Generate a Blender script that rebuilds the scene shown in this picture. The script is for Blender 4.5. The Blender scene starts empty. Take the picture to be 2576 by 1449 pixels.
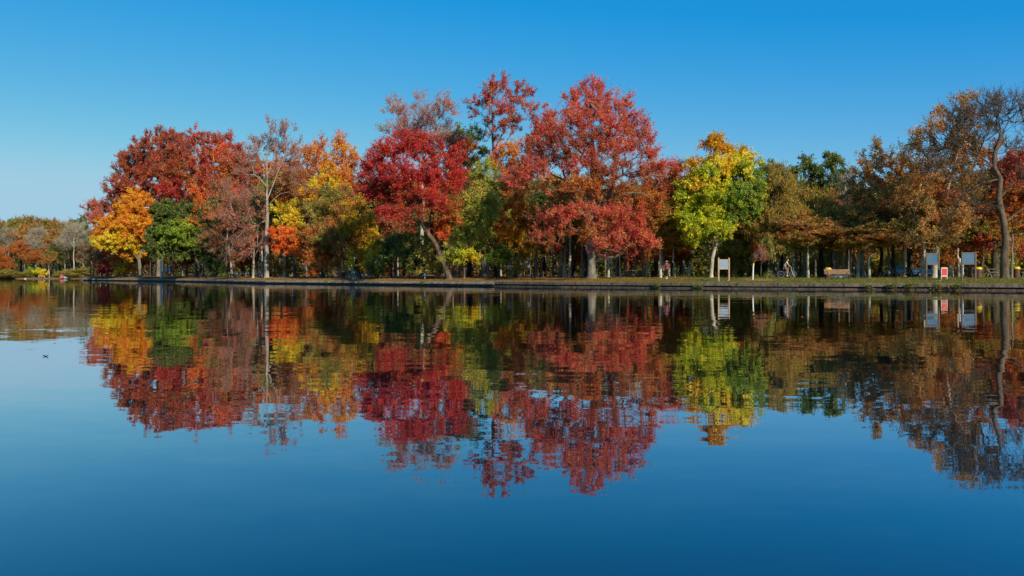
import bpy, bmesh, math, random
import numpy as np
from mathutils import Vector, Matrix

# ------------------------------------------------------------------ camera, sky, sun, exposure
SC = bpy.context.scene
COL = SC.collection
HC = 1.10                      # eye height above the water
FD = 2012.5                    # focal length in units of a 2576 wide picture
HZ = 693.6                     # horizon row in a 2576 wide picture
cam = bpy.data.cameras.new("camera"); cam.lens = 28.13; cam.sensor_width = 36
cam.shift_y = -0.0120; cam.clip_start = 0.1; cam.clip_end = 9000
camo = bpy.data.objects.new("camera", cam); COL.objects.link(camo)
camo.location = (0, 0, HC); camo.rotation_euler = (math.radians(90), 0, 0)
SC.camera = camo
SUN_EL = math.radians(26); SUN_AZ = math.radians(150)      # azimuth clockwise from +Y
world = bpy.data.worlds.new("World"); SC.world = world; world.use_nodes = True
wn = world.node_tree.nodes; wl = world.node_tree.links
sky = wn.new("ShaderNodeTexSky"); sky.sky_type = 'NISHITA'; sky.sun_disc = False
sky.sun_elevation = SUN_EL; sky.sun_rotation = SUN_AZ
sky.altitude = 200; sky.air_density = 1.0; sky.dust_density = 0.0; sky.ozone_density = 3.0
hs = wn.new("ShaderNodeHueSaturation"); hs.inputs['Saturation'].default_value = 1.25
gm = wn.new("ShaderNodeGamma"); gm.inputs['Gamma'].default_value = 1.0
wl.new(sky.outputs[0], hs.inputs['Color'])
# clear polarised autumn sky: less red, deeper blue than the bare model
sep = wn.new("ShaderNodeSeparateColor"); comb = wn.new("ShaderNodeCombineColor"); wl.new(hs.outputs[0], sep.inputs[0])
def wmath(op, src, *v):
    q = wn.new("ShaderNodeMath"); q.operation = op; wl.new(src, q.inputs[0])
    for i, x in enumerate(v): q.inputs[i+1].default_value = x
    return q.outputs[0]
wl.new(wmath('MAXIMUM', wmath('MULTIPLY_ADD', sep.outputs[0], 1.0, -.073/.11), .12), comb.inputs[0])
wl.new(wmath('MULTIPLY', wmath('POWER', sep.outputs[1], .72), .79*.11**-.28), comb.inputs[1])
bmn = wn.new("ShaderNodeMath"); bmn.operation = 'MINIMUM'
wl.new(wmath('MULTIPLY', wmath('POWER', sep.outputs[2], .30), .86*.11**-.70), bmn.inputs[0]); wl.new(wmath('MULTIPLY', sep.outputs[2], 1.5), bmn.inputs[1])
wl.new(bmn.outputs[0], comb.inputs[2])
for i_, top_ in enumerate((.36, .60, .76)):
    src_ = comb.inputs[i_].links[0].from_socket; q_ = wn.new("ShaderNodeMath"); q_.operation = 'SMOOTH_MIN'
    wl.new(src_, q_.inputs[0]); q_.inputs[1].default_value = top_/.11; q_.inputs[2].default_value = .12/.11; wl.new(q_.outputs[0], comb.inputs[i_])
wl.new(comb.outputs[0], wn['Background'].inputs['Color'])
wn['Background'].inputs['Strength'].default_value = 0.11
sl = bpy.data.lights.new("sun", 'SUN'); sl.energy = 4.7; sl.angle = math.radians(0.5); sl.color = (1, .90, .72)
so = bpy.data.objects.new("sun", sl); COL.objects.link(so)
sd = Vector((math.sin(SUN_AZ)*math.cos(SUN_EL), math.cos(SUN_AZ)*math.cos(SUN_EL), math.sin(SUN_EL)))
so.rotation_euler = sd.to_track_quat('Z', 'Y').to_euler(); so.location = (60, -40, 60)
SC.view_settings.view_transform = 'Standard'; SC.view_settings.look = 'None'
SC.view_settings.exposure = 0.0; SC.view_settings.gamma = 1.0
SC.render.engine = 'CYCLES'
SC.cycles.max_bounces = 6; SC.cycles.diffuse_bounces = 3; SC.cycles.glossy_bounces = 3
SC.cycles.transmission_bounces = 3; SC.cycles.transparent_max_bounces = 6
SC.cycles.caustics_reflective = False; SC.cycles.caustics_refractive = False

# ------------------------------------------------------------------ materials
def lin(c):
    return tuple(((v/255)/12.92 if v/255 <= .04045 else ((v/255+.055)/1.055)**2.4) for v in c)
def nodes(m):
    m.use_nodes = True
    return m.node_tree.nodes, m.node_tree.links
def simple(name, rgb, rough=.8, metal=0, var=.25, scale=6, spec=.3, bump=0):
    """principled material whose colour wanders a little with a noise"""
    m = bpy.data.materials.new(name); n, l = nodes(m)
    b = n['Principled BSDF']; b.inputs['Roughness'].default_value = rough; b.inputs['Metallic'].default_value = metal
    b.inputs['Specular IOR Level'].default_value = spec
    tc = n.new('ShaderNodeTexCoord'); nz = n.new('ShaderNodeTexNoise'); nz.inputs['Scale'].default_value = scale
    nz.inputs['Detail'].default_value = 5
    l.new(tc.outputs['Object'], nz.inputs['Vector'])
    cr = n.new('ShaderNodeValToRGB')
    cr.color_ramp.elements[0].position = .3; cr.color_ramp.elements[1].position = .7
    cr.color_ramp.elements[0].color = (*[v*(1-var) for v in rgb], 1)
    cr.color_ramp.elements[1].color = (*[min(1, v*(1+var)) for v in rgb], 1)
    l.new(nz.outputs['Fac'], cr.inputs['Fac']); l.new(cr.outputs[0], b.inputs['Base Color'])
    if bump:
        bp = n.new('ShaderNodeBump'); bp.inputs['Strength'].default_value = bump; bp.inputs['Distance'].default_value = .03
        l.new(nz.outputs['Fac'], bp.inputs['Height']); l.new(bp.outputs[0], b.inputs['Normal'])
    return m
def bark(name, dark, light, patch=1.3):
    m = bpy.data.materials.new(name); n, l = nodes(m)
    b = n['Principled BSDF']; b.inputs['Roughness'].default_value = .9; b.inputs['Specular IOR Level'].default_value = .15
    tc = n.new('ShaderNodeTexCoord'); mp = n.new('ShaderNodeMapping'); mp.inputs['Scale'].default_value = (1, 1, .35)
    l.new(tc.outputs['Object'], mp.inputs['Vector'])
    a = n.new('ShaderNodeTexNoise'); a.inputs['Scale'].default_value = patch*2.2; a.inputs['Detail'].default_value = 4
    f = n.new('ShaderNodeTexNoise'); f.inputs['Scale'].default_value = patch*11; f.inputs['Detail'].default_value = 6
    l.new(mp.outputs[0], a.inputs['Vector']); l.new(mp.outputs[0], f.inputs['Vector'])
    mx = n.new('ShaderNodeMath'); mx.operation = 'ADD'
    l.new(a.outputs['Fac'], mx.inputs[0]); l.new(f.outputs['Fac'], mx.inputs[1])
    mr = n.new('ShaderNodeMapRange'); mr.inputs[1].default_value = .75; mr.inputs[2].default_value = 1.25
    l.new(mx.outputs[0], mr.inputs[0])
    cr = n.new('ShaderNodeValToRGB'); cr.color_ramp.elements[0].color = (*dark, 1); cr.color_ramp.elements[1].color = (*light, 1)
    l.new(mr.outputs[0], cr.inputs['Fac']); l.new(cr.outputs[0], b.inputs['Base Color'])
    bp = n.new('ShaderNodeBump'); bp.inputs['Strength'].default_value = .6; bp.inputs['Distance'].default_value = .04
    l.new(f.outputs['Fac'], bp.inputs['Height']); l.new(bp.outputs[0], b.inputs['Normal'])
    return m
BARK = {
    'pale': bark('pale_bark', (.22, .19, .13), (.64, .57, .43)),
    'cream': bark('cream_bark', (.32, .28, .19), (.76, .70, .54)),
    'white': bark('sycamore_bark', (.15, .125, .09), (.52, .45, .34)),
    'grey': bark('grey_bark', (.09, .08, .06), (.30, .265, .20)),
    'dark': bark('dark_bark', (.035, .028, .022), (.13, .105, .08)),
    'brown': bark('brown_bark', (.06, .04, .028), (.21, .15, .10)),
}
def leaf_material():
    m = bpy.data.materials.new('leaf'); n, l = nodes(m); n.remove(n['Principled BSDF'])
    at = n.new('ShaderNodeAttribute'); at.attribute_name = 'tint'
    p = n.new('ShaderNodeBsdfPrincipled'); p.inputs['Roughness'].default_value = .55; p.inputs['Specular IOR Level'].default_value = .25
    t = n.new('ShaderNodeBsdfTranslucent'); mx = n.new('ShaderNodeMixShader'); mx.inputs[0].default_value = .42
    hs = n.new('ShaderNodeHueSaturation'); hs.inputs['Saturation'].default_value = 1.1; hs.inputs['Value'].default_value = 1.1
    l.new(at.outputs['Color'], p.inputs['Base Color']); l.new(at.outputs['Color'], hs.inputs['Color'])
    l.new(hs.outputs[0], t.inputs['Color'])
    l.new(p.outputs[0], mx.inputs[1]); l.new(t.outputs[0], mx.inputs[2])
    l.new(mx.outputs[0], n['Material Output'].inputs['Surface'])
    return m
LEAF = leaf_material()

# ------------------------------------------------------------------ object helpers
def tag(o, label=None, cat=None, group=None, kind=None):
    if label: o['label'] = label
    if cat: o['category'] = cat
    if group: o['group'] = group
    if kind: o['kind'] = kind
    return o
def thing(name, label, cat, loc=(0, 0, 0), rz=0, group=None):
    o = bpy.data.objects.new(name, None); COL.objects.link(o); o.empty_display_size = .3
    o.location = loc; o.rotation_euler = (0, 0, rz)
    return tag(o, label, cat, group)
def npmesh(name, V, Q, mats, parent=None, tint=None, midx=None, smooth=False):
    """a mesh object out of vertex and quad arrays"""
    me = bpy.data.meshes.new(name); V = np.asarray(V, np.float32); Q = np.asarray(Q, np.int32)
    me.vertices.add(len(V)); me.vertices.foreach_set('co', V.ravel())
    me.loops.add(Q.size); me.loops.foreach_set('vertex_index', Q.ravel())
    me.polygons.add(len(Q)); me.polygons.foreach_set('loop_start', np.arange(len(Q), dtype=np.int32)*4)
    for m in mats: me.materials.append(m)
    if midx is not None: me.polygons.foreach_set('material_index', np.asarray(midx, np.int32))
    if tint is not None:
        a = me.attributes.new('tint', 'FLOAT_COLOR', 'FACE')
        a.data.foreach_set('color', np.concatenate([tint, np.ones((len(tint), 1))], 1).astype(np.float32).ravel())
    me.update(calc_edges=True)
    if smooth: me.polygons.foreach_set('use_smooth', np.ones(len(Q), bool))
    o = bpy.data.objects.new(name, me); COL.objects.link(o)
    if parent: o.parent = parent
    return o
class MB:
    """collects primitives and links them as one mesh object"""
    def __init__(s): s.bm = bmesh.new()
    def box(s, c, d, rz=0, rx=0, ry=0, bev=0):
        b = bmesh.new(); bmesh.ops.create_cube(b, size=1)
        bmesh.ops.scale(b, vec=d, verts=b.verts)
        if bev: bmesh.ops.bevel(b, geom=b.edges[:], offset=bev, segments=2, affect='EDGES', profile=.6)
        M = Matrix.Translation(c) @ Matrix.Rotation(rz, 4, 'Z') @ Matrix.Rotation(ry, 4, 'Y') @ Matrix.Rotation(rx, 4, 'X')
        bmesh.ops.transform(b, matrix=M, verts=b.verts); s.add(b); return s
    def add(s, b):
        me = bpy.data.meshes.new('t'); b.to_mesh(me); b.free(); s.bm.from_mesh(me); bpy.data.meshes.remove(me)
    def rod(s, a, b_, r, r2=None, n=10):
        a = Vector(a); b_ = Vector(b_); r2 = r if r2 is None else r2
        b = bmesh.new(); L = (b_-a).length
        bmesh.ops.create_cone(b, cap_ends=True, segments=n, radius1=r, radius2=r2, depth=L)
        q = (b_-a).to_track_quat('Z', 'Y').to_matrix().to_4x4()
        bmesh.ops.transform(b, matrix=Matrix.Translation((a+b_)/2) @ q, verts=b.verts); s.add(b); return s
    def path(s, pts, r, n=8):
        for p, q in zip(pts[:-1], pts[1:]): s.rod(p, q, r, n=n)
        return s
    def lathe(s, prof, c=(0, 0, 0), n=20, M=None):
        b = bmesh.new(); rings = []
        for r, z in prof:
            rings.append([b.verts.new((r*math.cos(6.28319*i/n), r*math.sin(6.28319*i/n), z)) for i in range(n)])
        for p, q in zip(rings[:-1], rings[1:]):
            for i in range(n): b.faces.new((p[i], p[(i+1) % n], q[(i+1) % n], q[i]))
        if prof[0][0] > 1e-4: b.faces.new(rings[0][::-1])
        if prof[-1][0] > 1e-4: b.faces.new(rings[-1])
        bmesh.ops.remove_doubles(b, verts=b.verts, dist=1e-5)
        bmesh.ops.transform(b, matrix=Matrix.Translation(c) @ (M or Matrix.Identity(4)), verts=b.verts); s.add(b); return s
    def torus(s, c, R, r, axis='Y', n=28, k=8):
        b = bmesh.new(); g = []
        for i in range(n):
            a = 6.28319*i/n; ring = []
            for j in range(k):
                t = 6.28319*j/k; x = (R+r*math.cos(t))*math.cos(a); z = (R+r*math.cos(t))*math.sin(a); y = r*math.sin(t)
                ring.append(b.verts.new((x, y, z) if axis == 'Y' else (y, x, z) if axis == 'X' else (x, z, y)))
            g.append(ring)
        for i in range(n):
            for j in range(k): b.faces.new((g[i][j], g[i][(j+1) % k], g[(i+1) % n][(j+1) % k], g[(i+1) % n][j]))
        bmesh.ops.translate(b, vec=c, verts=b.verts); s.add(b); return s
    def prism(s, pts, y0, y1, M=None):
        """pts: outline in x,z pushed from y0 to y1"""
        b = bmesh.new(); A = [b.verts.new((x, y0, z)) for x, z in pts]; B = [b.verts.new((x, y1, z)) for x, z in pts]
        b.faces.new(A); b.faces.new(B[::-1])
        for i in range(len(pts)): b.faces.new((A[i], B[i], B[(i+1) % len(pts)], A[(i+1) % len(pts)]))
        bmesh.ops.recalc_face_normals(b, faces=b.faces)
        if M: bmesh.ops.transform(b, matrix=M, verts=b.verts)
        s.add(b); return s
    def quad(s, a, b, c, d):
        s.bm.faces.new([s.bm.verts.new(p) for p in (a, b, c, d)]); return s
    def build(s, name, mat, parent=None, smooth=False):
        me = bpy.data.meshes.new(name); s.bm.to_mesh(me); s.bm.free(); me.materials.append(mat)
        if smooth:
            for p in me.polygons: p.use_smooth = True
        o = bpy.data.objects.new(name, me); COL.objects.link(o)
        if parent: o.parent = parent
        return o
def copy_tree(o, parent=None):
    c = o.copy(); COL.objects.link(c); c.parent = parent
    for ch in o.children: copy_tree(ch, c)
    return c

# ------------------------------------------------------------------ shoreline and ground
SHX = np.array([209, 268, 420, 671, 973, 1275, 1409, 1711, 2080, 2330, 2576], float)
SHD = np.array([178, 174, 152, 110, 94, 81, 76, 69, 63.5, 61, 58], float)
def shore_depth(xd):
    if xd < 209: return 275.0
    return float(np.interp(xd, SHX, SHD))
def gprof(t):                         # ground height by the distance t behind the wall
    return .47 + .53*(1-np.exp(-np.maximum(t, 0)/8.0))
def gz_at(X, Y):
    xd = 1288+FD*X/Y
    if xd < 209: return .30+.25*(1-math.exp(-max(0, Y-275)/8))
    return float(gprof((Y/shore_depth(xd)-1)*math.hypot(X, Y)))
def at(xd, t):
    """a point on the ground, t metres behind the shore, in the direction of picture column xd (2576 wide)"""
    d = shore_depth(xd); X = (xd-1288)/FD*d; k = 1+t/math.hypot(X, d)
    X, Y = X*k, d*k
    return Vector((X, Y, gz_at(X, Y)))

path_pts = [(-700, -200), (-620, 60), (-420, 200), (-300, 262)]
path_pts += [((x-1288)/FD*275, 275+2.5*math.sin(x*.05)) for x in (-300, -150, -60, 20, 90, 150, 209)]
n_far = len(path_pts)
main = [(x-1288)/FD*float(np.interp(x, SHX, SHD)) for x in np.linspace(209.5, 2576, 180)]
main = [(X, float(np.interp(x, SHX, SHD))) for X, x in zip(main, np.linspace(209.5, 2576, 180))]
path_pts += main
path_pts += [(44, 56), (60, 51), (90, 42), (140, 20), (200, -40), (300, -300)]
PP = np.array(path_pts)

def ground_material():
    m = bpy.data.materials.new('lawn_and_leaf_litter'); n, l = nodes(m)
    b = n['Principled BSDF']; b.inputs['Roughness'].default_value = .95; b.inputs['Specular IOR Level'].default_value = .1
    tc = n.new('ShaderNodeTexCoord')
    def noise(s, d=5):
        z = n.new('ShaderNodeTexNoise'); z.inputs['Scale'].default_value = s; z.inputs['Detail'].default_value = d
        z.inputs['Roughness'].default_value = .65
        l.new(tc.outputs['Object'], z.inputs['Vector']); return z
    def ramp(src, p0, c0, p1, c1, extra=None):
        r = n.new('ShaderNodeValToRGB'); e = r.color_ramp.elements
        e[0].position = p0; e[1].position = p1; e[0].color = (*c0, 1); e[1].color = (*c1, 1)
        l.new(src, r.inputs['Fac']); return r
    g = ramp(noise(2.6).outputs['Fac'], .38, (.085, .115, .018), .62, (.22, .24, .06))
    r = ramp(noise(7).outputs['Fac'], .4, (.14, .08, .035), .62, (.40, .235, .10))
    sp = n.new('ShaderNodeSeparateXYZ'); l.new(tc.outputs['Object'], sp.inputs[0])
    mr = n.new('ShaderNodeMapRange'); mr.inputs[1].default_value = -2; mr.inputs[2].default_value = 24
    l.new(sp.outputs['X'], mr.inputs[0])
    big = noise(.35, 3); fine = noise(5.5, 6)
    a1 = n.new('ShaderNodeMath'); a1.operation = 'MULTIPLY_ADD'; a1.inputs[1].default_value = 1.1
    l.new(big.outputs['Fac'], a1.inputs[0]); l.new(mr.outputs[0], a1.inputs[2])
    a2 = n.new('ShaderNodeMath'); a2.operation = 'MULTIPLY_ADD'; a2.inputs[1].default_value = 1.3
    l.new(fine.outputs['Fac'], a2.inputs[0]); l.new(a1.outputs[0], a2.inputs[2])
    st = n.new('ShaderNodeMapRange'); st.inputs[1].default_value = 1.55; st.inputs[2].default_value = 1.85
    l.new(a2.outputs[0], st.inputs[0])
    mx = n.new('ShaderNodeMix'); mx.data_type = 'RGBA'
    l.new(st.outputs[0], mx.inputs[0]); l.new(r.outputs[0], mx.inputs[6]); l.new(g.outputs[0], mx.inputs[7])
    l.new(mx.outputs[2], b.inputs['Base Color'])
    bp = n.new('ShaderNodeBump'); bp.inputs['Strength'].default_value = .9; bp.inputs['Distance'].default_value = .06
    l.new(fine.outputs['Fac'], bp.inputs['Height']); l.new(bp.outputs[0], b.inputs['Normal'])
    return m
def build_ground():
    rng = np.random.default_rng(3)
    rowsM = [(.18, -.8), (.2, .462)] + [(t, None) for t in (.6, 1.2, 2, 3, 4.2, 5.5, 7, 9, 11.5, 14, 18, 24, 32, 45, 60, 90, 150, 300, 800, 3500)]
    rowsF = [(-1.2, -.2), (.5, .22)] + [(t, None) for t in (1.5, 2.4, 3.5, 5, 6.5, 8, 10, 12, 15, 18, 21, 26, 34, 46, 62, 92, 150, 300, 800, 3500)]
    nP = len(PP); V = []
    R = np.hypot(PP[:, 0], PP[:, 1])
    for k in range(len(rowsM)):
        for i in range(nP):
            t, z = rowsF[k] if i < n_far else rowsM[k]
            if z is None:
                z = (.30+.25*(1-math.exp(-t/8))) if i < n_far else float(gprof(t))
                if 1 < t < 60: z += rng.normal(0, .018)
            s = 1+t/R[i]; V.append((PP[i, 0]*s, PP[i, 1]*s, z))
    Q = [(k*nP+i, k*nP+i+1, (k+1)*nP+i+1, (k+1)*nP+i) for k in range(len(rowsM)-1) for i in range(nP-1)]
    o = npmesh('ground', V, Q, [ground_material()], smooth=True); tag(o, kind='structure')
build_ground()

def water_material():
    m = bpy.data.materials.new('lake_water'); n, l = nodes(m)
    b = n['Principled BSDF']
    tc = n.new('ShaderNodeTexCoord')
    def wave(scale, sx, sy, rot, amp, detail=2, off=0):
        mp = n.new('ShaderNodeMapping'); mp.inputs['Scale'].default_value = (sx, sy, 1); mp.inputs['Rotation'].default_value = (0, 0, rot)
        mp.inputs['Location'].default_value = (off, off*.7, 0)
        l.new(tc.outputs['Object'], mp.inputs['Vector'])
        z = n.new('ShaderNodeTexNoise'); z.inputs['Scale'].default_value = scale; z.inputs['Detail'].default_value = detail
        z.inputs['Roughness'].default_value = .5
        l.new(mp.outputs[0], z.inputs['Vector'])
        s = n.new('ShaderNodeVectorMath'); s.operation = 'SUBTRACT'; s.inputs[1].default_value = (.5, .5, .5)
        l.new(z.outputs['Color'], s.inputs[0])
        c = n.new('ShaderNodeVectorMath'); c.operation = 'MULTIPLY'; c.inputs[1].default_value = (amp*.45, amp, 0)
        l.new(s.outputs[0], c.inputs[0]); return c
    w1 = wave(1.0, .8, 1.9, .12, .018, 1, 3)      # slow swell
    w2 = wave(4.2, .7, 1.5, -.2, .022, 2, 9)      # hand-wide ripples
    w0 = wave(.3, .5, 1.6, .3, .010, 2, 7)
    w3 = wave(13, .8, 1.3, .4, .009, 2, 5)       # fine ripples
    # wind patches: ripples come and go over the lake
    pm = n.new('ShaderNodeMapping'); pm.inputs['Scale'].default_value = (.10, .35, 1); l.new(tc.outputs['Object'], pm.inputs['Vector'])
    pz = n.new('ShaderNodeTexNoise'); pz.inputs['Scale'].default_value = 1; pz.inputs['Detail'].default_value = 3
    l.new(pm.outputs[0], pz.inputs['Vector'])
    pr = n.new('ShaderNodeMapRange'); pr.inputs[1].default_value = .35; pr.inputs[2].default_value = .65
    pr.inputs[3].default_value = .45; pr.inputs[4].default_value = 1.2; l.new(pz.outputs['Fac'], pr.inputs[0])
    s1 = n.new('ShaderNodeVectorMath'); l.new(w2.outputs[0], s1.inputs[0]); l.new(w3.outputs[0], s1.inputs[1])
    sc = n.new('ShaderNodeVectorMath'); sc.operation = 'SCALE'; l.new(s1.outputs[0], sc.inputs[0]); l.new(pr.outputs[0], sc.inputs['Scale'])
    s2 = n.new('ShaderNodeVectorMath'); l.new(sc.outputs[0], s2.inputs[0]); l.new(w1.outputs[0], s2.inputs[1])
    s25 = n.new('ShaderNodeVectorMath'); l.new(s2.outputs[0], s25.inputs[0]); l.new(w0.outputs[0], s25.inputs[1])
    s3 = n.new('ShaderNodeVectorMath'); s3.inputs[1].default_value = (0, 0, 1); l.new(s25.outputs[0], s3.inputs[0])
    nn = n.new('ShaderNodeVectorMath'); nn.operation = 'NORMALIZE'; l.new(s3.outputs[0], nn.inputs[0])
    # calm lake: nearly a mirror at a grazing view, dark seen from above
    ge = n.new('ShaderNodeNewGeometry'); dt = n.new('ShaderNodeVectorMath'); dt.operation = 'DOT_PRODUCT'
    l.new(ge.outputs['Incoming'], dt.inputs[0]); dt.inputs[1].default_value = (0, 0, 1)
    def mth(op, s, v, sw=False):
        q = n.new('ShaderNodeMath'); q.operation = op; l.new(s, q.inputs[1 if sw else 0]); q.inputs[0 if sw else 1].default_value = v; return q.outputs[0]
    f = mth('DIVIDE', mth('ADD', mth('POWER', mth('DIVIDE', mth('ABSOLUTE', dt.outputs['Value'], 0), .25), 2.7), 1), 1, True)
    gl = n.new('ShaderNodeBsdfGlossy'); gl.inputs['Roughness'].default_value = .008; gl.inputs['Color'].default_value = (.82, .83, .86, 1)
    l.new(nn.outputs[0], gl.inputs['Normal'])
    df = n.new('ShaderNodeBsdfDiffuse'); df.inputs['Color'].default_value = (.003, .022, .036, 1); n.remove(b)
    mx = n.new('ShaderNodeMixShader'); l.new(f, mx.inputs[0]); l.new(df.outputs[0], mx.inputs[1]); l.new(gl.outputs[0], mx.inputs[2])
    l.new(mx.outputs[0], n['Material Output'].inputs['Surface'])
    return m
wm = MB(); wm.quad((-4000, -600, 0), (4000, -600, 0), (4000, 5000, 0), (-4000, 5000, 0))
tag(wm.build('lake_water', water_material()), kind='structure')

# ------------------------------------------------------------------ retaining wall along the near shore
def sweep(mb, pts, nor, prof, s0, s1):
    """push a closed profile (out, z) along pts[s0..s1]"""
    bm = mb.bm; rings = []
    for p, q in zip(pts[s0:s1+1], nor[s0:s1+1]):
        rings.append([bm.verts.new((p[0]+q[0]*u, p[1]+q[1]*u, z)) for u, z in prof])
    for a, b in zip(rings[:-1], rings[1:]):
        for i in range(len(prof)):
            j = (i+1) % len(prof); bm.faces.new((a[i], a[j], b[j], b[i]))
    bm.faces.new(rings[0][::-1]); bm.faces.new(rings[-1])
def build_wall():
    W = np.array(path_pts[n_far:]); seg = np.hypot(*np.diff(W, axis=0).T); cum = np.r_[0, np.cumsum(seg)]
    cut = float(np.interp((1225-1288)/FD*82, W[:180, 0], cum[:180]))       # concrete to the left, timber to the right
    end = float(np.interp(60, W[:184, 0], cum[:184]))
    def P(s): return np.array([np.interp(s, cum, W[:, 0]), np.interp(s, cum, W[:, 1])])
    def frame(ss):
        pts = [P(s) for s in ss]; nor = []
        for s in ss:
            t = P(s+.5)-P(max(0, s-.5)); t /= np.hypot(*t); nor.append(np.array([t[1], -t[0]]))
        return pts, nor
    rng = random.Random(5)
    timber = bark('weathered_timber', (.055, .044, .030), (.25, .205, .15), 2.0)
    conc = simple('weathered_concrete', (.23, .195, .145), .9, var=.55, scale=1.7, bump=.6)
    dark = simple('wet_timber_facing', (.035, .027, .02), .8, var=.5, scale=5, bump=.5)
    root = thing('retaining_wall', 'long low retaining wall edging the lawn above the dark lake water', 'wall', (0, 0, 0))
    s = 0.0
    while s < end:
        L = rng.uniform(2.2, 3.4) if s < cut else rng.uniform(4.2, 6.2)
        e = min(s+L-.03, end); ss = np.linspace(s, e, 4); pts, nor = frame(ss)
        dz = rng.uniform(-.02, .02); do = rng.uniform(-.03, .03); mb = MB()
        if s < cut:
            z = .47; prof = [(-.30, z+dz-.03), (-.30, z+dz), (.10+do, z-.04+dz), (.28+do, z-.15+dz), (.28+do, .20), (-.2, .20)]
        else: prof = [(-.26, .22), (-.26, .50+dz), (.12+do, .50+dz), (.15+do, .47+dz), (.15+do, .24+dz), (.12+do, .22+dz)]
        sweep(mb, pts, nor, prof, 0, 3); mb.build('capstone' if s < cut else 'cap_beam', conc if s < cut else timber, root)
        s += L
    ss = np.arange(0, end, 1.5); pts, nor = frame(ss)
    mb = MB(); sweep(mb, pts, nor, [(-.2, -.6), (-.2, .24), (-.06, .24), (-.06, -.6)], 0, len(ss)-1); mb.build('facing', dark, root)
    mb = MB(); sweep(mb, pts, nor, [(-.05, -.6), (-.05, .11), (.07, .11), (.09, .09), (.09, -.6)], 0, len(ss)-1); mb.build('footing_course', simple('footing_course', (.10, .075, .055), .85, var=.6, scale=4, bump=.8), root)
    k = 0; s = cut+2
    while s < end-1:
        pts, nor = frame([s]); p, q = pts[0], nor[0]
        mb = MB(); mb.rod((p[0]+q[0]*.02, p[1]+q[1]*.02, -.5), (p[0]+q[0]*.02, p[1]+q[1]*.02, .215), .09, n=10); mb.build('post', dark, root)
        s += rng.uniform(5.5, 8.5)
build_wall()

# ------------------------------------------------------------------ trees
def S(*c, k=1.0): return np.array([v*k for v in lin(c)])
PAL = {   # leaf colours, picked per spray and partly per leaf
    'red': [S(190, 68, 56), S(172, 60, 52), S(198, 84, 60), S(166, 78, 52), S(186, 62, 60), S(196, 108, 62), S(150, 92, 52)],
    'salmon': [S(206, 84, 72), S(192, 72, 66), S(214, 104, 78), S(186, 94, 64), S(204, 124, 72), S(178, 66, 62)],
    'crimson': [S(192, 46, 50), S(172, 38, 46), S(202, 62, 52), S(156, 42, 44), S(200, 84, 50), S(186, 54, 62)],
    'brick': [S(172, 70, 56), S(156, 60, 50), S(182, 84, 58), S(150, 84, 50), S(164, 62, 56), S(188, 102, 60), S(138, 92, 52)],
    'mauve': [S(186, 96, 80), S(192, 92, 76), S(168, 82, 66), S(202, 120, 80)],
    'scarlet': [S(226, 78, 40), S(234, 100, 42), S(212, 64, 42), S(228, 124, 48), S(236, 140, 50)],
    'orange':  [S(218, 126, 54), S(206, 110, 50), S(226, 146, 60), S(200, 98, 50), S(232, 160, 56)],
    'rust':    [S(184, 108, 46), S(168, 92, 42), S(200, 124, 52), S(150, 94, 40), S(196, 90, 46)],
    'brown': [S(176, 130, 70), S(158, 114, 62), S(192, 144, 78), S(142, 112, 58), S(190, 120, 66)],
    'darkbrown': [S(150, 114, 56), S(132, 100, 50), S(164, 122, 60), S(122, 106, 50)],
    'amber':   [S(228, 152, 34), S(220, 132, 32), S(234, 168, 42), S(204, 118, 36)],
    'yellow':  [S(240, 192, 44), S(232, 176, 38), S(246, 204, 66), S(220, 164, 38)],
    'gold':    [S(206, 152, 34), S(186, 132, 32), S(226, 176, 38), S(160, 120, 32)],
    'lime': [S(204, 188, 34), S(178, 176, 32), S(218, 194, 38), S(148, 160, 34), S(128, 146, 34)],
    'green': [S(124, 146, 46), S(108, 132, 44), S(150, 158, 50), S(94, 120, 42)],
    'leafgreen': [S(172, 168, 74), S(152, 156, 64), S(190, 176, 80), S(130, 142, 54)],
    'deep':    [S(94, 112, 48), S(78, 96, 42), S(114, 124, 54), S(70, 86, 40)],
    'olive': [S(156, 140, 66), S(138, 124, 56), S(172, 150, 70), S(122, 118, 52)],
    'larch':   [S(160, 130, 52), S(140, 116, 46), S(176, 140, 56), S(124, 110, 46)],
    'grey':    [S(150, 128, 102), S(134, 112, 92), S(164, 138, 108)],
}
GAIN = 1.4
def frames(D):
    """two unit vectors across each direction in D"""
    ref = np.tile(np.array([.23, .95, .12]), (len(D), 1)); near = np.abs((D*ref).sum(1)) > .93
    ref[near] = (.9, .1, .3)
    u = np.cross(D, ref); u /= np.linalg.norm(u, axis=1)[:, None]+1e-9
    return u, np.cross(D, u)
def tubes(A, B, DA, DB, RA, RB, k):
    """quad tubes from A to B, rings square to DA and DB"""
    n = len(A); th = np.arange(k)*2*np.pi/k; c, s = np.cos(th), np.sin(th)
    ua, va = frames(DA); ub, vb = frames(DB)
    ra = A[:, None]+RA[:, None, None]*(ua[:, None]*c[None, :, None]+va[:, None]*s[None, :, None])
    rb = B[:, None]+RB[:, None, None]*(ub[:, None]*c[None, :, None]+vb[:, None]*s[None, :, None])
    V = np.concatenate([ra, rb], 1).reshape(-1, 3); j = np.arange(k); jn = (j+1) % k
    q = np.stack([j, jn, jn+k, j+k], 1)
    return V, (q[None]+(np.arange(n)*2*k)[:, None, None]).reshape(-1, 4)
def cat(parts):
    V = []; Q = []; o = 0
    for v, q in parts:
        if len(v): V.append(v); Q.append(q+o); o += len(v)
    return (np.concatenate(V), np.concatenate(Q)) if V else (np.zeros((0, 3)), np.zeros((0, 4), int))
def unit(v): return v/(np.linalg.norm(v, axis=-1, keepdims=True)+1e-9)

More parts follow.
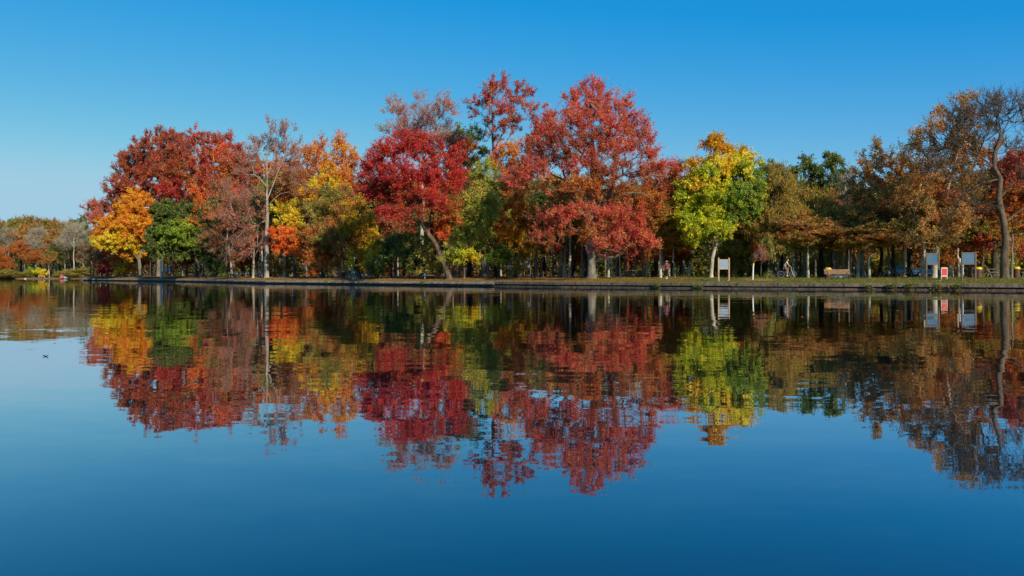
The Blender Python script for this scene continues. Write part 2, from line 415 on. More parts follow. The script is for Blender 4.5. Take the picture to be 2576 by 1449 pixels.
def make_tree(name, label, cat_, loc, trunks, lobes, bk, seed, R=.3, dens=1.0, leaf=.16, per=15, sub=4, tw=.8, up=.55,
              droop=0.0, twigs=.008, group=None, bare=False, limb=1.0, bend=.25, gap=0.0):
    """trunks: list of point lists (m, local); lobes: (x,y,z,rx,ry,rz,palette,density)"""
    rng = np.random.default_rng(seed); leaf *= .87; tw *= 1.18; per = int(per*2.25)
    P = []; par = []; plen = []; fixed = []; lead = []
    for tr in trunks:                                             # trunk and leaders
        tr = np.array(tr, float); last = -1
        if P:
            d = np.linalg.norm(np.array(P)-tr[0], axis=1); last = int(d.argmin()); tr = tr[1:]; prev = np.array(P[last])
        else:
            P.append(tr[0]); par.append(-1); plen.append(0); last = 0; prev = tr[0]; tr = tr[1:]; fixed.append(True); lead.append(1.0)
        first = len(lead) <= 1; tot = sum(np.linalg.norm(v2-v1) for v1, v2 in zip([prev]+list(tr[:-1]), tr))+1e-6; run = 0
        for q in tr:
            m = max(1, int(np.linalg.norm(q-prev)/.9))
            for i in range(1, m+1):
                p = prev+(q-prev)*i/m
                if i < m: p = p+rng.normal(0, .05, 3)*(1, 1, 0)
                P.append(p); par.append(last); plen.append(plen[last]+.3); last = len(P)-1; fixed.append(True)
                lead.append(1.0 if first else .5-.36*(run+np.linalg.norm(q-prev)*i/m)/tot)
            run += np.linalg.norm(q-prev); prev = q
    nfix = len(P); T = np.array(P)
    zmin = min(l[2]-l[5] for l in lobes) if lobes else 0
    AT = []; AC = []
    for (x, y, z, rx, ry, rz, pal, dn) in lobes:
        area = math.pi*rx*rz; n = max(4, int(area*2.9*dens*dn))
        d = unit(rng.normal(size=(n, 3))); r = rng.random(n)**.42
        q = np.array([x, y, z])+d*r[:, None]*np.array([rx, ry, rz])
        q += rng.normal(0, .18, q.shape)
        if gap:
            keep = np.sin(q[:, 0]*1.9+seed)+np.sin(q[:, 2]*2.3+q[:, 1]*1.1+seed*.7) > -2+gap*2; q = q[keep]
        AT.append(q); AC += [pal]*len(q)
    AT = np.concatenate(AT); AC = np.array(AC, dtype=object)
    core = T[int(nfix*.5)]
    lowz = .35*T[:, 2].max() if bare else min(zmin, .5*T[:, 2].max())
    order = np.argsort(np.min(np.linalg.norm(AT[:, None]-T[None, ::2], axis=2), axis=1)) if len(T) > 1 else np.arange(len(AT))
    cap = nfix+len(AT)*12+10; PA = np.zeros((cap, 3)); PA[:nfix] = T; pl = np.zeros(cap); pl[:nfix] = plen; dirs = np.zeros((cap, 3))
    for i in range(nfix):
        dirs[i] = (T[i]-T[par[i]]) if par[i] >= 0 else (0, 0, 1)
    dirs[:nfix] = unit(dirs[:nfix]); par = par+[0]*(cap-nfix); cnt = nfix; tips = []
    for ai in order:
        a = AT[ai]; v = a-PA[:cnt]; d = np.linalg.norm(v, axis=1)+1e-6
        cosv = (v*dirs[:cnt]).sum(1)/d
        cost = d*(1.25-.45*cosv)+.22*pl[:cnt]
        cost[:nfix][T[:, 2] < lowz-1.2] += 30
        cost[:cnt] += np.where(PA[:cnt, 2] > a[2]+.6-droop*2, 1.2, 0)
        i = int(cost.argmin()); L = d[i]; m = max(1, int(L/.8)); last = i; st = PA[i].copy()
        side = rng.normal(0, bend*L*.35, 3); side[2] += (.12-.3*droop)*L
        for k in range(1, m+1):
            f = k/m; p = st+(a-st)*f+side*math.sin(math.pi*f)+(rng.normal(0, .06, 3) if k < m else 0)
            PA[cnt] = p; par[cnt] = last; pl[cnt] = pl[last]+np.linalg.norm(p-PA[last]); dirs[cnt] = unit(p-PA[last]); last = cnt; cnt += 1
        tips.append((last, ai))
    P = PA[:cnt]; par = np.array(par[:cnt]); D = dirs[:cnt]
    w = np.zeros(cnt)
    for t_, _ in tips: w[t_] += 1
    for i in range(cnt-1, 0, -1): w[par[i]] += w[i]
    w = np.maximum(w, .5); r = .0115*limb*w**.5
    # the trunk keeps to its own taper
    H = T[:, 2].max()+1e-3
    tk = R*(1-.62*np.clip(T[:, 2]/H, 0, 1))*np.array(lead); ft = np.zeros(cnt); ft[:nfix] = tk*np.clip((w[:nfix]/w[0])**.5, .25, 1)
    r[:nfix] = np.maximum(np.minimum(r[:nfix], tk), ft[:nfix])
    r = np.minimum(r, R)
    r[0] = R*1.45
    if nfix > 1: r[1] = min(r[1]*1.05, R*1.1)
    e = np.arange(1, cnt); pe = par[e]
    main = np.full(cnt, -1); 
    for i in range(1, cnt):
        if main[par[i]] < 0 or w[i] > w[main[par[i]]]: main[par[i]] = i
    ism = main[pe] == e
    RA = np.where(ism, r[pe], np.minimum(r[pe], r[e]*1.25)); RB = r[e]
    DA = np.where(ism[:, None], D[pe], D[e]); DB = D[e]
    big = RB > .11; mid = (RB > .04) & ~big; sm = ~big & ~mid
    seg = [tubes(P[pe[s]], P[e[s]], DA[s], DB[s], RA[s], RB[s], k) for s, k in ((big, 10), (mid, 5), (sm, 3)) if s.any()]
    V, Q = cat(seg)
    root = thing(name, label, cat_, loc, 0, group)
    npmesh('trunk', V, Q, [BARK[bk]], root, smooth=True)
    # sprays of leaves round every tip
    tp = np.array([t_ for t_, _ in tips]); ta = np.array([a for _, a in tips]); n = len(tp)
    src = P[tp]; outd = D[tp]
    reps = np.repeat(np.arange(n), sub)
    dv = unit(outd[reps]*.75+np.array([0, 0, up-droop*1.6])+rng.normal(0, .46, (len(reps), 3)))
    L = tw*rng.uniform(.5, 1.25, len(reps)); back = rng.uniform(0, .35, len(reps))
    s0 = src[reps]-outd[reps]*back[:, None]; s1 = s0+dv*L[:, None]
    parts = []; tint = []; mi = []
    if twigs:
        v, q = tubes(s0, s1, dv, dv, np.full(len(reps), twigs*1.5), np.full(len(reps), twigs*.6), 3); parts.append((v, q)); mi.append(np.ones(len(q), int))
        tint.append(np.full((len(q), 3), .2))
        if bare:                                                  # a finer order of twigs
            r2 = np.repeat(np.arange(len(reps)), 5); f = rng.uniform(.25, 1, len(r2))
            a0 = s0[r2]+dv[r2]*(L[r2]*f)[:, None]; d2 = unit(dv[r2]*.9+rng.normal(0, .5, (len(r2), 3))+np.array([0, 0, .15])); a1 = a0+d2*(tw*rng.uniform(.25, .7, len(r2)))[:, None]
            v, q = tubes(a0, a1, d2, d2, np.full(len(r2), twigs), np.full(len(r2), twigs*.5), 3); parts.append((v, q)); mi.append(np.ones(len(q), int))
            tint.append(np.full((len(q), 3), .2))
    if per > 0:
        k = max(1, per); r3 = np.repeat(np.arange(len(reps)), k); f = rng.uniform(.1, 1.05, len(r3))
        c = s0[r3]+dv[r3]*(L[r3]*f)[:, None]+rng.normal(0, .075+leaf*.25, (len(r3), 3))
        c[:, 2] -= droop*rng.random(len(c))*.5
        nn = unit(rng.normal(size=c.shape)+np.array([.25, -.25, .55])); t1, t2 = frames(nn)
        ang = rng.uniform(0, 2*np.pi, len(c)); x = t1*np.cos(ang)[:, None]+t2*np.sin(ang)[:, None]; y = np.cross(nn, x)
        sz = leaf*rng.uniform(.55, 1.25, len(c)); a = (sz*.62)[:, None]; b = (sz*.42)[:, None]
        if droop > .3: a = a*1.5; b = b*.6; x = unit(x*.5+np.array([0, 0, -1.0])); y = unit(np.cross(nn, x))
        vv = np.stack([c-x*a, c+y*b+x*a*.1, c+x*a, c-y*b+x*a*.1], 1).reshape(-1, 3)
        parts.append((vv, np.arange(len(vv)).reshape(-1, 4))); mi.append(np.zeros(len(c), int))
        base = np.zeros((n, 3))
        for i in range(n):
            pl_ = PAL[AC[ta[i]]]; base[i] = pl_[rng.integers(len(pl_))]
        own = base[reps[r3]]; swap = rng.random(len(c)) < .34; alt = np.zeros((swap.sum(), 3)); an = ta[reps[r3[swap]]]
        for pn in set(AC[an]):
            mk = AC[an] == pn; pp = np.array(PAL[pn]+[PAL['brown'][0]]); alt[mk] = pp[rng.integers(len(pp), size=mk.sum())]
        own[swap] = alt; own = own*np.array([.97, 1.02, .95])+np.array([.012, .010, .008])
        cc = own*(1+rng.normal(0, .16, (len(c), 1)))*(1+rng.normal(0, .08, (len(c), 3)))*(1+rng.normal(0, .13, len(reps))[r3])[:, None]
        tint.append(np.clip(cc*GAIN, .003, .95))
    V, Q = cat(parts)
    npmesh('crown', V, Q, [LEAF, BARK[bk]], root, tint=np.concatenate(tint), midx=np.concatenate(mi))
    return root

def px_tree(name, label, cat_, t, base, trunks, lobes, bk, seed, depthk=.8, **kw):
    """a tree measured in the photograph: base column, trunk points and crown lobes in columns and rows of a 2576 wide
    picture are turned into metres at the tree's own distance; lobes get real depths round the trunk"""
    p = at(base, t); d = p.y; rr = random.Random(seed)
    def W(x, y, dy=0):
        D_ = d+dy; return ((x-1288)/FD*D_-p.x, dy, HC+(HZ-y)/FD*D_-p.z)
    tr = []
    for i, T in enumerate(trunks):
        q = [W(x, y, 0) if len(a) == 0 else W(x, y, a[0]) for (x, y, *a) in T]
        if i == 0: q = [(0, 0, -.15), (0, 0, .25)]+[v for v in q if v[2] > .3]
        tr.append(q)
    x0 = min(l[0]-l[2] for l in lobes); x1 = max(l[0]+l[2] for l in lobes); hw = (x1-x0)/2/FD*d; cx = (x0+x1)/2; y0 = min(l[1] for l in lobes); y1 = max(l[1] for l in lobes)
    lo = []
    for i, l in enumerate(lobes):
        x, y, rx, ry, pal = l[:5]; dn = l[5] if len(l) > 5 else 1.0
        fx = min(1, abs((x-cx)/FD*d)/max(hw, .1)); span = depthk*hw*math.sqrt(max(0.05, 1-fx*fx))
        dy = l[6] if len(l) > 6 else rr.choice((-1, 1))*rr.uniform(.1, .5)*span-.75*span*((y-y0)/(y1-y0+1)-.42)
        X, Y, Z = W(x, y, dy); k = (d+dy)/FD
        lo.append((X, Y, Z, rx*k, max(.8, min((rx+ry)*.5*k, hw)), ry*k, pal, dn))
    return make_tree(name, label, cat_, p, tr, lo, bk, seed, **kw)

# ------------------------------------------------------------------ the named trees, left to right
def T(*a, **k): return px_tree(*a, **k)
# left headland
T('red_maple', 'brick red maple with a wide feathery crown behind the orange-yellow tree on the headland', 'tree', 22, 398,
  [[(398, 690), (400, 620), (404, 540), (402, 460)], [(402, 560), (360, 470), (350, 400)], [(403, 560), (450, 470), (455, 390)]],
  [(362, 405, 36, 40, 'brick'), (415, 395, 38, 40, 'brick'), (455, 392, 30, 38, 'brick'), (328, 430, 40, 42, 'brick'), (400, 440, 62, 50, 'brick'),
   (455, 450, 50, 46, 'rust'), (300, 478, 38, 34, 'brick'), (262, 522, 36, 18, 'mauve', .9), (236, 524, 24, 9, 'mauve', 1.1), (245, 552, 26, 13, 'mauve', 1), (258, 598, 30, 20, 'mauve', .8), (285, 560, 50, 30, 'mauve', .8), (350, 500, 70, 40, 'brick'),
   (440, 500, 60, 40, 'crimson', .7), (310, 400, 14, 22, 'brick', .8), (372, 362, 14, 28, 'brick'), (398, 350, 14, 30, 'brick'), (425, 350, 14, 26, 'brick'), (448, 352, 13, 26, 'brick'), (470, 366, 12, 24, 'brick'), (345, 378, 14, 26, 'brick')], 'grey', 11, R=.42, per=13, sub=5, tw=1.1, leaf=.23, up=.75, dens=.9)
T('red_maple', 'bright red maple with a split crown between the brick red maple and bare sycamore', 'tree', 20, 522,
  [[(523, 690), (522, 600), (530, 520), (536, 450), (536, 380)], [(534, 480), (570, 420), (590, 370)], [(532, 500), (500, 440), (495, 360)]],
  [(497, 360, 18, 36, 'red', .9), (545, 395, 34, 36, 'scarlet', .9), (532, 362, 12, 22, 'red', 1), (555, 360, 13, 26, 'red', 1), (576, 366, 13, 26, 'red', 1), (596, 385, 14, 26, 'red', .9), (583, 410, 32, 34, 'red', .8), (512, 420, 34, 38, 'red'),
   (548, 458, 48, 42, 'brick'), (515, 478, 40, 40, 'scarlet', .7), (588, 460, 34, 40, 'rust', .8), (600, 500, 38, 44, 'mauve', .7), (520, 550, 52, 48, 'rust', .8)],
  'white', 12, R=.36, per=12, sub=5, tw=1.1, leaf=.23, up=.8, dens=.9)
T('orange_maple', 'glowing orange-yellow maple on the tip of the left headland', 'tree', 5, 353,
  [[(353, 685), (350, 655), (356, 625), (350, 580), (346, 520)], [(353, 650), (320, 622), (290, 600), (262, 585)], [(355, 640), (378, 600), (385, 560)], [(352, 640), (322, 580), (300, 545)]],
  [(345, 505, 34, 28, 'amber'), (318, 535, 42, 30, 'amber'), (368, 530, 32, 34, 'amber'), (280, 572, 42, 26, 'amber'), (330, 572, 48, 28, 'amber'),
   (375, 585, 28, 30, 'amber', .8), (258, 608, 30, 18, 'yellow'), (305, 608, 46, 22, 'yellow'), (350, 612, 40, 20, 'yellow', .8), (330, 640, 34, 14, 'amber', .5)],
  'grey', 13, R=.36, per=15, sub=5, tw=.75, leaf=.25, up=.15, dens=1.15)
T('oak', 'dark green oak between the orange-yellow maple and the first picnic tables', 'tree', 7, 506,
  [[(506, 690), (500, 665), (490, 640), (470, 600), (460, 550)], [(495, 650), (430, 600), (410, 570)], [(492, 645), (520, 600), (530, 570)]],
  [(418, 535, 40, 30, 'deep'), (460, 540, 44, 32, 'deep'), (400, 580, 32, 34, 'deep'), (450, 590, 52, 36, 'green', .9), (500, 575, 36, 36, 'deep'),
   (508, 622, 36, 34, 'deep'), (395, 632, 26, 20, 'deep'), (455, 636, 40, 22, 'deep', .9), (530, 650, 24, 30, 'deep'), (480, 560, 30, 30, 'rust', .3)],
  'dark', 14, R=.28, per=15, sub=5, tw=.75, leaf=.25, up=.3, dens=1.2)
T('scarlet_shrub', 'crimson and orange shrub growing at the very tip of the headland', 'shrub', 5, 272,
  [[(272, 690), (270, 670)]],
  [(262, 668, 22, 18, 'crimson'), (285, 655, 22, 14, 'scarlet'), (285, 680, 26, 14, 'crimson', .8), (262, 686, 20, 8, 'crimson', .8)], 'grey', 15, R=.1, per=12, leaf=.2, up=.3)
T('yellow_shrub', 'yellow and gold shrub between the crimson shrub and the orange maple trunk', 'shrub', 7, 315,
  [[(315, 690), (315, 680)]],
  [(302, 682, 18, 12, 'yellow'), (322, 678, 20, 13, 'gold'), (338, 672, 14, 16, 'gold', .8), (300, 668, 12, 10, 'orange')], 'grey', 16, R=.08, per=12, leaf=.2, up=.3)
T('bare_tree', 'grey leafless thicket tree leaning over the water at the end of the headland', 'tree', 22, 236,
  [[(236, 690), (228, 640), (222, 590)], [(232, 660), (205, 630)], [(230, 650), (250, 620)]],
  [(215, 640, 24, 34, 'grey', .8), (238, 620, 26, 36, 'grey', .8), (232, 665, 26, 22, 'gold', .5), (258, 640, 20, 26, 'grey', .7)], 'grey', 17, R=.2, per=5, leaf=.2, bare=True, twigs=.014, up=.4)
T('rust_tree', 'rust and orange leaved tree behind the trunk of the orange-yellow maple', 'tree', 30, 300,
  [[(300, 690), (300, 600)]],
  [(285, 630, 36, 28, 'scarlet', .6), (320, 645, 40, 30, 'rust'), (360, 640, 40, 34, 'rust'), (300, 600, 40, 34, 'mauve')], 'grey', 18, R=.25, per=12, leaf=.28)
T('sycamore', 'tall pale sycamore with bare white limbs standing above the picnic tables', 'tree', 8, 671,
  [[(671, 690), (671, 600), (672, 520), (673, 440), (672, 390), (680, 340), (684, 312)], [(672, 480), (655, 450), (640, 440), (628, 400), (618, 380)], [(672, 520), (690, 500), (705, 488), (730, 482), (745, 470)],
   [(672, 560), (648, 566), (622, 548), (600, 550), (575, 535)], [(672, 500), (700, 430), (725, 370), (732, 330)], [(672, 440), (690, 390), (712, 345)], [(672, 585), (650, 590), (630, 606), (600, 608)], [(672, 430), (655, 380), (660, 340)]],
  [(684, 325, 14, 24, 'mauve', .55), (722, 330, 30, 22, 'mauve', .45), (650, 370, 34, 30, 'mauve', .5), (700, 375, 34, 34, 'mauve', .7), (742, 380, 24, 34, 'mauve', .5),
   (625, 420, 36, 40, 'mauve', .45), (712, 430, 42, 34, 'mauve', .5), (600, 480, 46, 40, 'mauve', .35), (640, 520, 44, 40, 'mauve', .3), (740, 470, 34, 30, 'rust', .35), (590, 550, 46, 34, 'mauve', .35), (620, 620, 46, 30, 'mauve', .3)],
  'white', 19, R=.35, per=6, sub=5, tw=1.15, leaf=.19, up=.75, limb=1.5, twigs=.013, bare=True, bend=.35, dens=.85)
T('sycamore', 'half bare sycamore with crooked white limbs and mauve twigs left of the tallest sycamore', 'tree', 14, 584,
  [[(584, 690), (578, 640), (572, 600), (575, 560), (585, 520)], [(575, 590), (550, 560), (540, 540)], [(574, 600), (610, 580), (640, 570)], [(578, 640), (610, 615), (630, 610)]],
  [(560, 540, 46, 40, 'scarlet', .4), (600, 520, 40, 40, 'rust', .5), (550, 600, 40, 34, 'rust', .5), (610, 590, 40, 36, 'mauve', .4), (570, 480, 40, 34, 'rust', .6), (590, 650, 30, 20, 'rust', .4)],
  'white', 20, R=.2, per=6, sub=5, tw=1.0, leaf=.2, up=.3, limb=1.5, twigs=.012, bare=True, bend=.5)
T('orange_oak', 'rusty orange tree filling the gap behind the half bare sycamore', 'tree', 34, 612,
  [[(612, 690), (612, 560), (615, 460)], [(612, 560), (570, 480)], [(612, 560), (650, 480)]],
  [(580, 450, 36, 36, 'rust'), (620, 430, 40, 36, 'brick', .8), (660, 450, 36, 40, 'rust', .8), (570, 510, 44, 40, 'scarlet', .7), (620, 510, 46, 40, 'rust'), (660, 530, 40, 40, 'orange', .8), (590, 570, 44, 40, 'rust'), (640, 590, 44, 40, 'scarlet', .7), (700, 470, 36, 34, 'rust'), (700, 530, 36, 36, 'rust', .8), (700, 425, 30, 24, 'rust', .8)], 'brown', 46, R=.3, per=12, sub=5, tw=1.0, leaf=.26, up=.5)
T('dead_tree', 'small dark-trunked tree with twisted white branches just left of the tall sycamore', 'tree', 6, 637,
  [[(637, 690), (638, 650), (640, 625), (638, 600)], [(640, 640), (655, 610), (665, 590)], [(640, 630), (622, 600), (612, 590)]],
  [(630, 600, 34, 22, 'mauve', .6), (655, 610, 22, 22, 'mauve', .5), (612, 620, 24, 18, 'crimson', .5), (640, 580, 30, 18, 'mauve', .4)],
  'white', 21, R=.2, per=8, sub=4, tw=.8, leaf=.17, up=.1, limb=1.7, twigs=.01, bare=True, bend=.6)
T('orange_tree', 'tall orange tree with two upright plumes behind the yellow crown', 'tree', 26, 840,
  [[(840, 690), (838, 600), (842, 500), (850, 430)], [(840, 520), (800, 430), (798, 380)], [(842, 500), (872, 420), (868, 370)]],
  [(800, 375, 17, 30, 'orange', .9), (862, 378, 24, 34, 'orange'), (770, 392, 22, 26, 'orange', .8), (815, 420, 40, 34, 'orange'), (882, 405, 26, 36, 'orange', .8), (760, 440, 36, 34, 'rust'),
   (860, 455, 40, 36, 'orange'), (740, 480, 36, 40, 'rust'), (800, 500, 50, 50, 'rust', .7), (890, 480, 30, 40, 'orange')], 'brown', 22, R=.4, per=12, sub=5, tw=1.1, leaf=.2, up=.8)
T('yellow_tree', 'yellow topped tree with a pale forked trunk under the orange plumes', 'tree', 17, 768,
  [[(768, 690), (770, 620), (772, 570), (800, 510), (820, 470)], [(772, 570), (745, 520), (730, 500)]],
  [(828, 445, 36, 20, 'yellow'), (812, 470, 36, 22, 'yellow'), (845, 478, 34, 18, 'yellow'), (770, 478, 22, 14, 'yellow', .8), (790, 500, 22, 16, 'gold', .5), (780, 530, 36, 30, 'olive', .6)],
  'white', 23, R=.3, per=14, sub=5, tw=.8, leaf=.2, up=.25)
T('yellow_tree', 'low clear yellow tree right beside the tall white sycamore', 'tree', 13, 715,
  [[(715, 690), (716, 620), (722, 560)]],
  [(712, 525, 26, 16, 'yellow', 1.2), (740, 530, 26, 22, 'yellow', 1.2), (722, 548, 34, 16, 'yellow', 1.1), (745, 565, 26, 18, 'yellow', .8), (735, 585, 30, 18, 'amber', .8)],
  'pale', 24, R=.24, per=14, sub=5, tw=.7, leaf=.2, up=.2)
T('scarlet_maple', 'scarlet maple with low spreading branches right of the sycamore trunk', 'tree', 8, 742,
  [[(742, 690), (740, 660), (730, 630)], [(740, 660), (700, 610)], [(738, 650), (770, 620)]],
  [(700, 590, 28, 22, 'scarlet'), (735, 600, 36, 24, 'scarlet'), (712, 618, 42, 20, 'scarlet'), (765, 610, 30, 24, 'rust'), (748, 632, 40, 16, 'scarlet'), (790, 630, 30, 20, 'rust', .8)],
  'dark', 25, R=.2, per=14, sub=5, tw=.7, leaf=.2, up=.1)
T('olive_tree', 'broad olive brown tree with foliage down to the ground left of the golden tree', 'tree', 8, 812,
  [[(812, 690), (812, 640), (820, 560)], [(812, 640), (790, 580)], [(812, 640), (850, 580)]],
  [(825, 505, 44, 30, 'olive'), (862, 495, 28, 24, 'brown'), (795, 545, 36, 34, 'olive'), (850, 545, 40, 36, 'brown', .9), (812, 600, 48, 40, 'rust', .8), (812, 610, 48, 40, 'olive', .7), (830, 655, 36, 36, 'brown'), (792, 655, 28, 36, 'rust')],
  'dark', 26, R=.26, per=15, sub=5, tw=.9, leaf=.16, up=.5, dens=1.2)
T('golden_tree', 'dark gold tree with bright yellow sprays leaning over the person in the lime shirt', 'tree', 9, 903,
  [[(903, 690), (892, 670), (865, 645), (852, 600), (858, 560)], [(892, 668), (915, 620), (920, 570)], [(870, 650), (835, 640)]],
  [(895, 530, 32, 30, 'gold', .9), (925, 560, 30, 34, 'gold'), (890, 580, 34, 34, 'gold'), (935, 610, 24, 32, 'yellow'), (900, 635, 34, 26, 'gold'), (930, 645, 22, 24, 'yellow', .9), (878, 650, 16, 12, 'yellow'), (860, 600, 30, 30, 'darkbrown', .8)],
  'dark', 27, R=.34, per=14, sub=5, tw=.8, leaf=.2, up=0, droop=.15)
T('crimson_maple', 'big crimson maple whose leaning grey trunk rises from the wall', 'tree', 4, 1130,
  [[(1130, 697), (1118, 665), (1098, 615), (1075, 585), (1062, 560), (1060, 520), (1050, 450)], [(1064, 565), (1030, 545), (1000, 535)], [(1072, 580), (1085, 530), (1110, 470)], [(1060, 530), (1010, 470), (970, 430)], [(1060, 500), (1090, 430), (1120, 390)]],
  [(1010, 375, 46, 36, 'crimson'), (960, 385, 30, 28, 'crimson', .9), (1070, 380, 50, 34, 'crimson'), (1130, 405, 34, 40, 'crimson', .8), (945, 430, 42, 36, 'crimson'), (1000, 435, 50, 38, 'crimson'),
   (1070, 440, 50, 36, 'crimson'), (1125, 455, 40, 32, 'crimson', .9), (965, 485, 42, 32, 'crimson'), (1015, 500, 48, 34, 'red'), (1080, 500, 42, 26, 'crimson', .7), (1155, 440, 26, 30, 'crimson', .8),
   (985, 545, 40, 30, 'crimson'), (1110, 515, 28, 16, 'crimson', .9), (1010, 570, 30, 16, 'red', .8), (1135, 540, 30, 34, 'rust', .8), (1120, 580, 26, 26, 'scarlet', .7), (925, 470, 24, 26, 'crimson', .8), (975, 575, 30, 18, 'brick', .7), (1040, 540, 36, 18, 'brick', .5), (1040, 345, 60, 20, 'crimson', .7)],
  'brown', 28, R=.34, per=14, sub=5, tw=.8, leaf=.15, up=.3, dens=1.75, limb=1.2)
T('red_maple', 'sparse twiggy mauve-red treetop rising above the crimson maple', 'tree', 22, 1062,
  [[(1062, 690), (1062, 560), (1064, 440), (1066, 370)], [(1064, 430), (1030, 350), (990, 290), (968, 258)], [(1066, 400), (1060, 320), (1052, 250)], [(1066, 400), (1100, 330), (1125, 260)], [(1066, 390), (1080, 320), (1086, 260)]],
  [(985, 272, 26, 26, 'mauve', .8), (1010, 300, 30, 26, 'red', .6), (1052, 262, 14, 30, 'red', .8), (1070, 290, 30, 30, 'red', .5), (1095, 268, 20, 30, 'mauve', .7), (1124, 265, 18, 26, 'mauve', .7), (1135, 285, 12, 14, 'red', .6),
   (1100, 315, 40, 34, 'red', .7), (1040, 330, 44, 30, 'red', .9), (1000, 330, 30, 20, 'mauve', .5), (1150, 370, 30, 30, 'red', .7), (970, 330, 14, 14, 'grey', .5), (1120, 360, 40, 30, 'red')],
  'pale', 29, R=.36, per=5, sub=5, tw=1.1, leaf=.18, up=.9, twigs=.011, bare=True)
T('dark_tree', 'dark green and brown tree peeping out between the two tall red crowns', 'tree', 26, 1180,
  [[(1180, 690), (1180, 560), (1178, 430), (1175, 370)]],
  [(1150, 345, 30, 26, 'green', .8), (1195, 350, 28, 26, 'deep'), (1170, 385, 44, 26, 'rust', .9), (1165, 380, 40, 30, 'scarlet', .5), (1215, 385, 22, 14, 'deep'), (1190, 420, 40, 20, 'deep', .7)], 'dark', 30, R=.34, per=13, sub=5, tw=.8, leaf=.18, up=.3)
T('hemlock', 'light olive green tree with drooping sprays right of the crimson maple', 'tree', 9, 1218,
  [[(1218, 690), (1216, 600), (1214, 500), (1215, 430)], [(1216, 560), (1170, 535), (1140, 525)], [(1215, 520), (1245, 490)]],
  [(1218, 415, 26, 22, 'leafgreen'), (1195, 448, 34, 22, 'leafgreen'), (1235, 455, 34, 24, 'leafgreen'), (1215, 490, 46, 26, 'leafgreen'), (1190, 525, 40, 28, 'leafgreen', .9), (1240, 520, 34, 30, 'leafgreen'), (1220, 570, 40, 30, 'leafgreen', .9), (1150, 500, 34, 34, 'olive', .9), (1262, 560, 24, 24, 'orange', .9)],
  'dark', 31, R=.34, per=15, sub=5, tw=.8, leaf=.15, up=.1, droop=.25, dens=1.2)
T('maple_sapling', 'young light green maple hanging over the wall beside the leaning trunk', 'tree', 6, 1168,
  [[(1168, 690), (1168, 640), (1165, 580)], [(1168, 650), (1135, 635)], [(1168, 630), (1200, 600)]],
  [(1165, 560, 34, 20, 'green'), (1160, 590, 36, 22, 'leafgreen'), (1195, 590, 28, 24, 'leafgreen'), (1150, 620, 36, 18, 'leafgreen'), (1200, 618, 26, 18, 'leafgreen'), (1128, 645, 20, 20, 'leafgreen'), (1165, 640, 36, 14, 'lime'), (1190, 645, 26, 10, 'yellow', .9)],
  'brown', 32, R=.12, per=15, sub=5, tw=.6, leaf=.17, up=.1, dens=1.2)
T('red_maple', 'tall slender red maple with a narrow crown, the highest treetop of the shore', 'tree', 20, 1252,
  [[(1252, 690), (1250, 560), (1246, 440), (1240, 360), (1238, 290), (1240, 230)], [(1243, 380), (1275, 310), (1300, 250)], [(1240, 330), (1215, 290), (1195, 265)], [(1243, 400), (1290, 330), (1330, 270)]],
  [(1242, 215, 20, 26, 'red', .9), (1262, 212, 20, 22, 'red', .9), (1235, 248, 28, 26, 'red'), (1318, 228, 26, 20, 'red'), (1290, 250, 28, 26, 'red', .9), (1205, 262, 26, 18, 'red', .8), (1198, 288, 20, 12, 'brick', .6), (1262, 285, 34, 28, 'red', .9),
   (1225, 310, 24, 16, 'brick', .6), (1290, 300, 30, 26, 'brick', .8), (1270, 330, 36, 22, 'brick', .7), (1322, 262, 16, 18, 'mauve', .5), (1240, 345, 20, 16, 'brick', .5)],
  'grey', 33, R=.34, per=9, sub=5, tw=.8, leaf=.17, up=.55, limb=1.1, dens=1.15, twigs=.01)
T('orange_maple', 'orange-red treetop between the slender maple and the great red maple', 'tree', 16, 1300,
  [[(1300, 690), (1298, 560), (1296, 440)], [(1297, 500), (1260, 430)], [(1297, 500), (1330, 400)]],
  [(1250, 390, 24, 22, 'scarlet', .9), (1290, 385, 30, 24, 'orange'), (1335, 360, 30, 26, 'red', .9), (1360, 310, 34, 26, 'red', .7), (1345, 280, 22, 18, 'mauve', .6), (1260, 425, 34, 24, 'rust'), (1310, 425, 40, 30, 'orange', .8), (1280, 470, 50, 34, 'rust'), (1290, 530, 54, 40, 'orange'), (1270, 590, 44, 34, 'amber', .7), (1330, 560, 34, 30, 'rust')],
  'brown', 34, R=.32, per=12, sub=5, tw=.9, leaf=.18, up=.5)
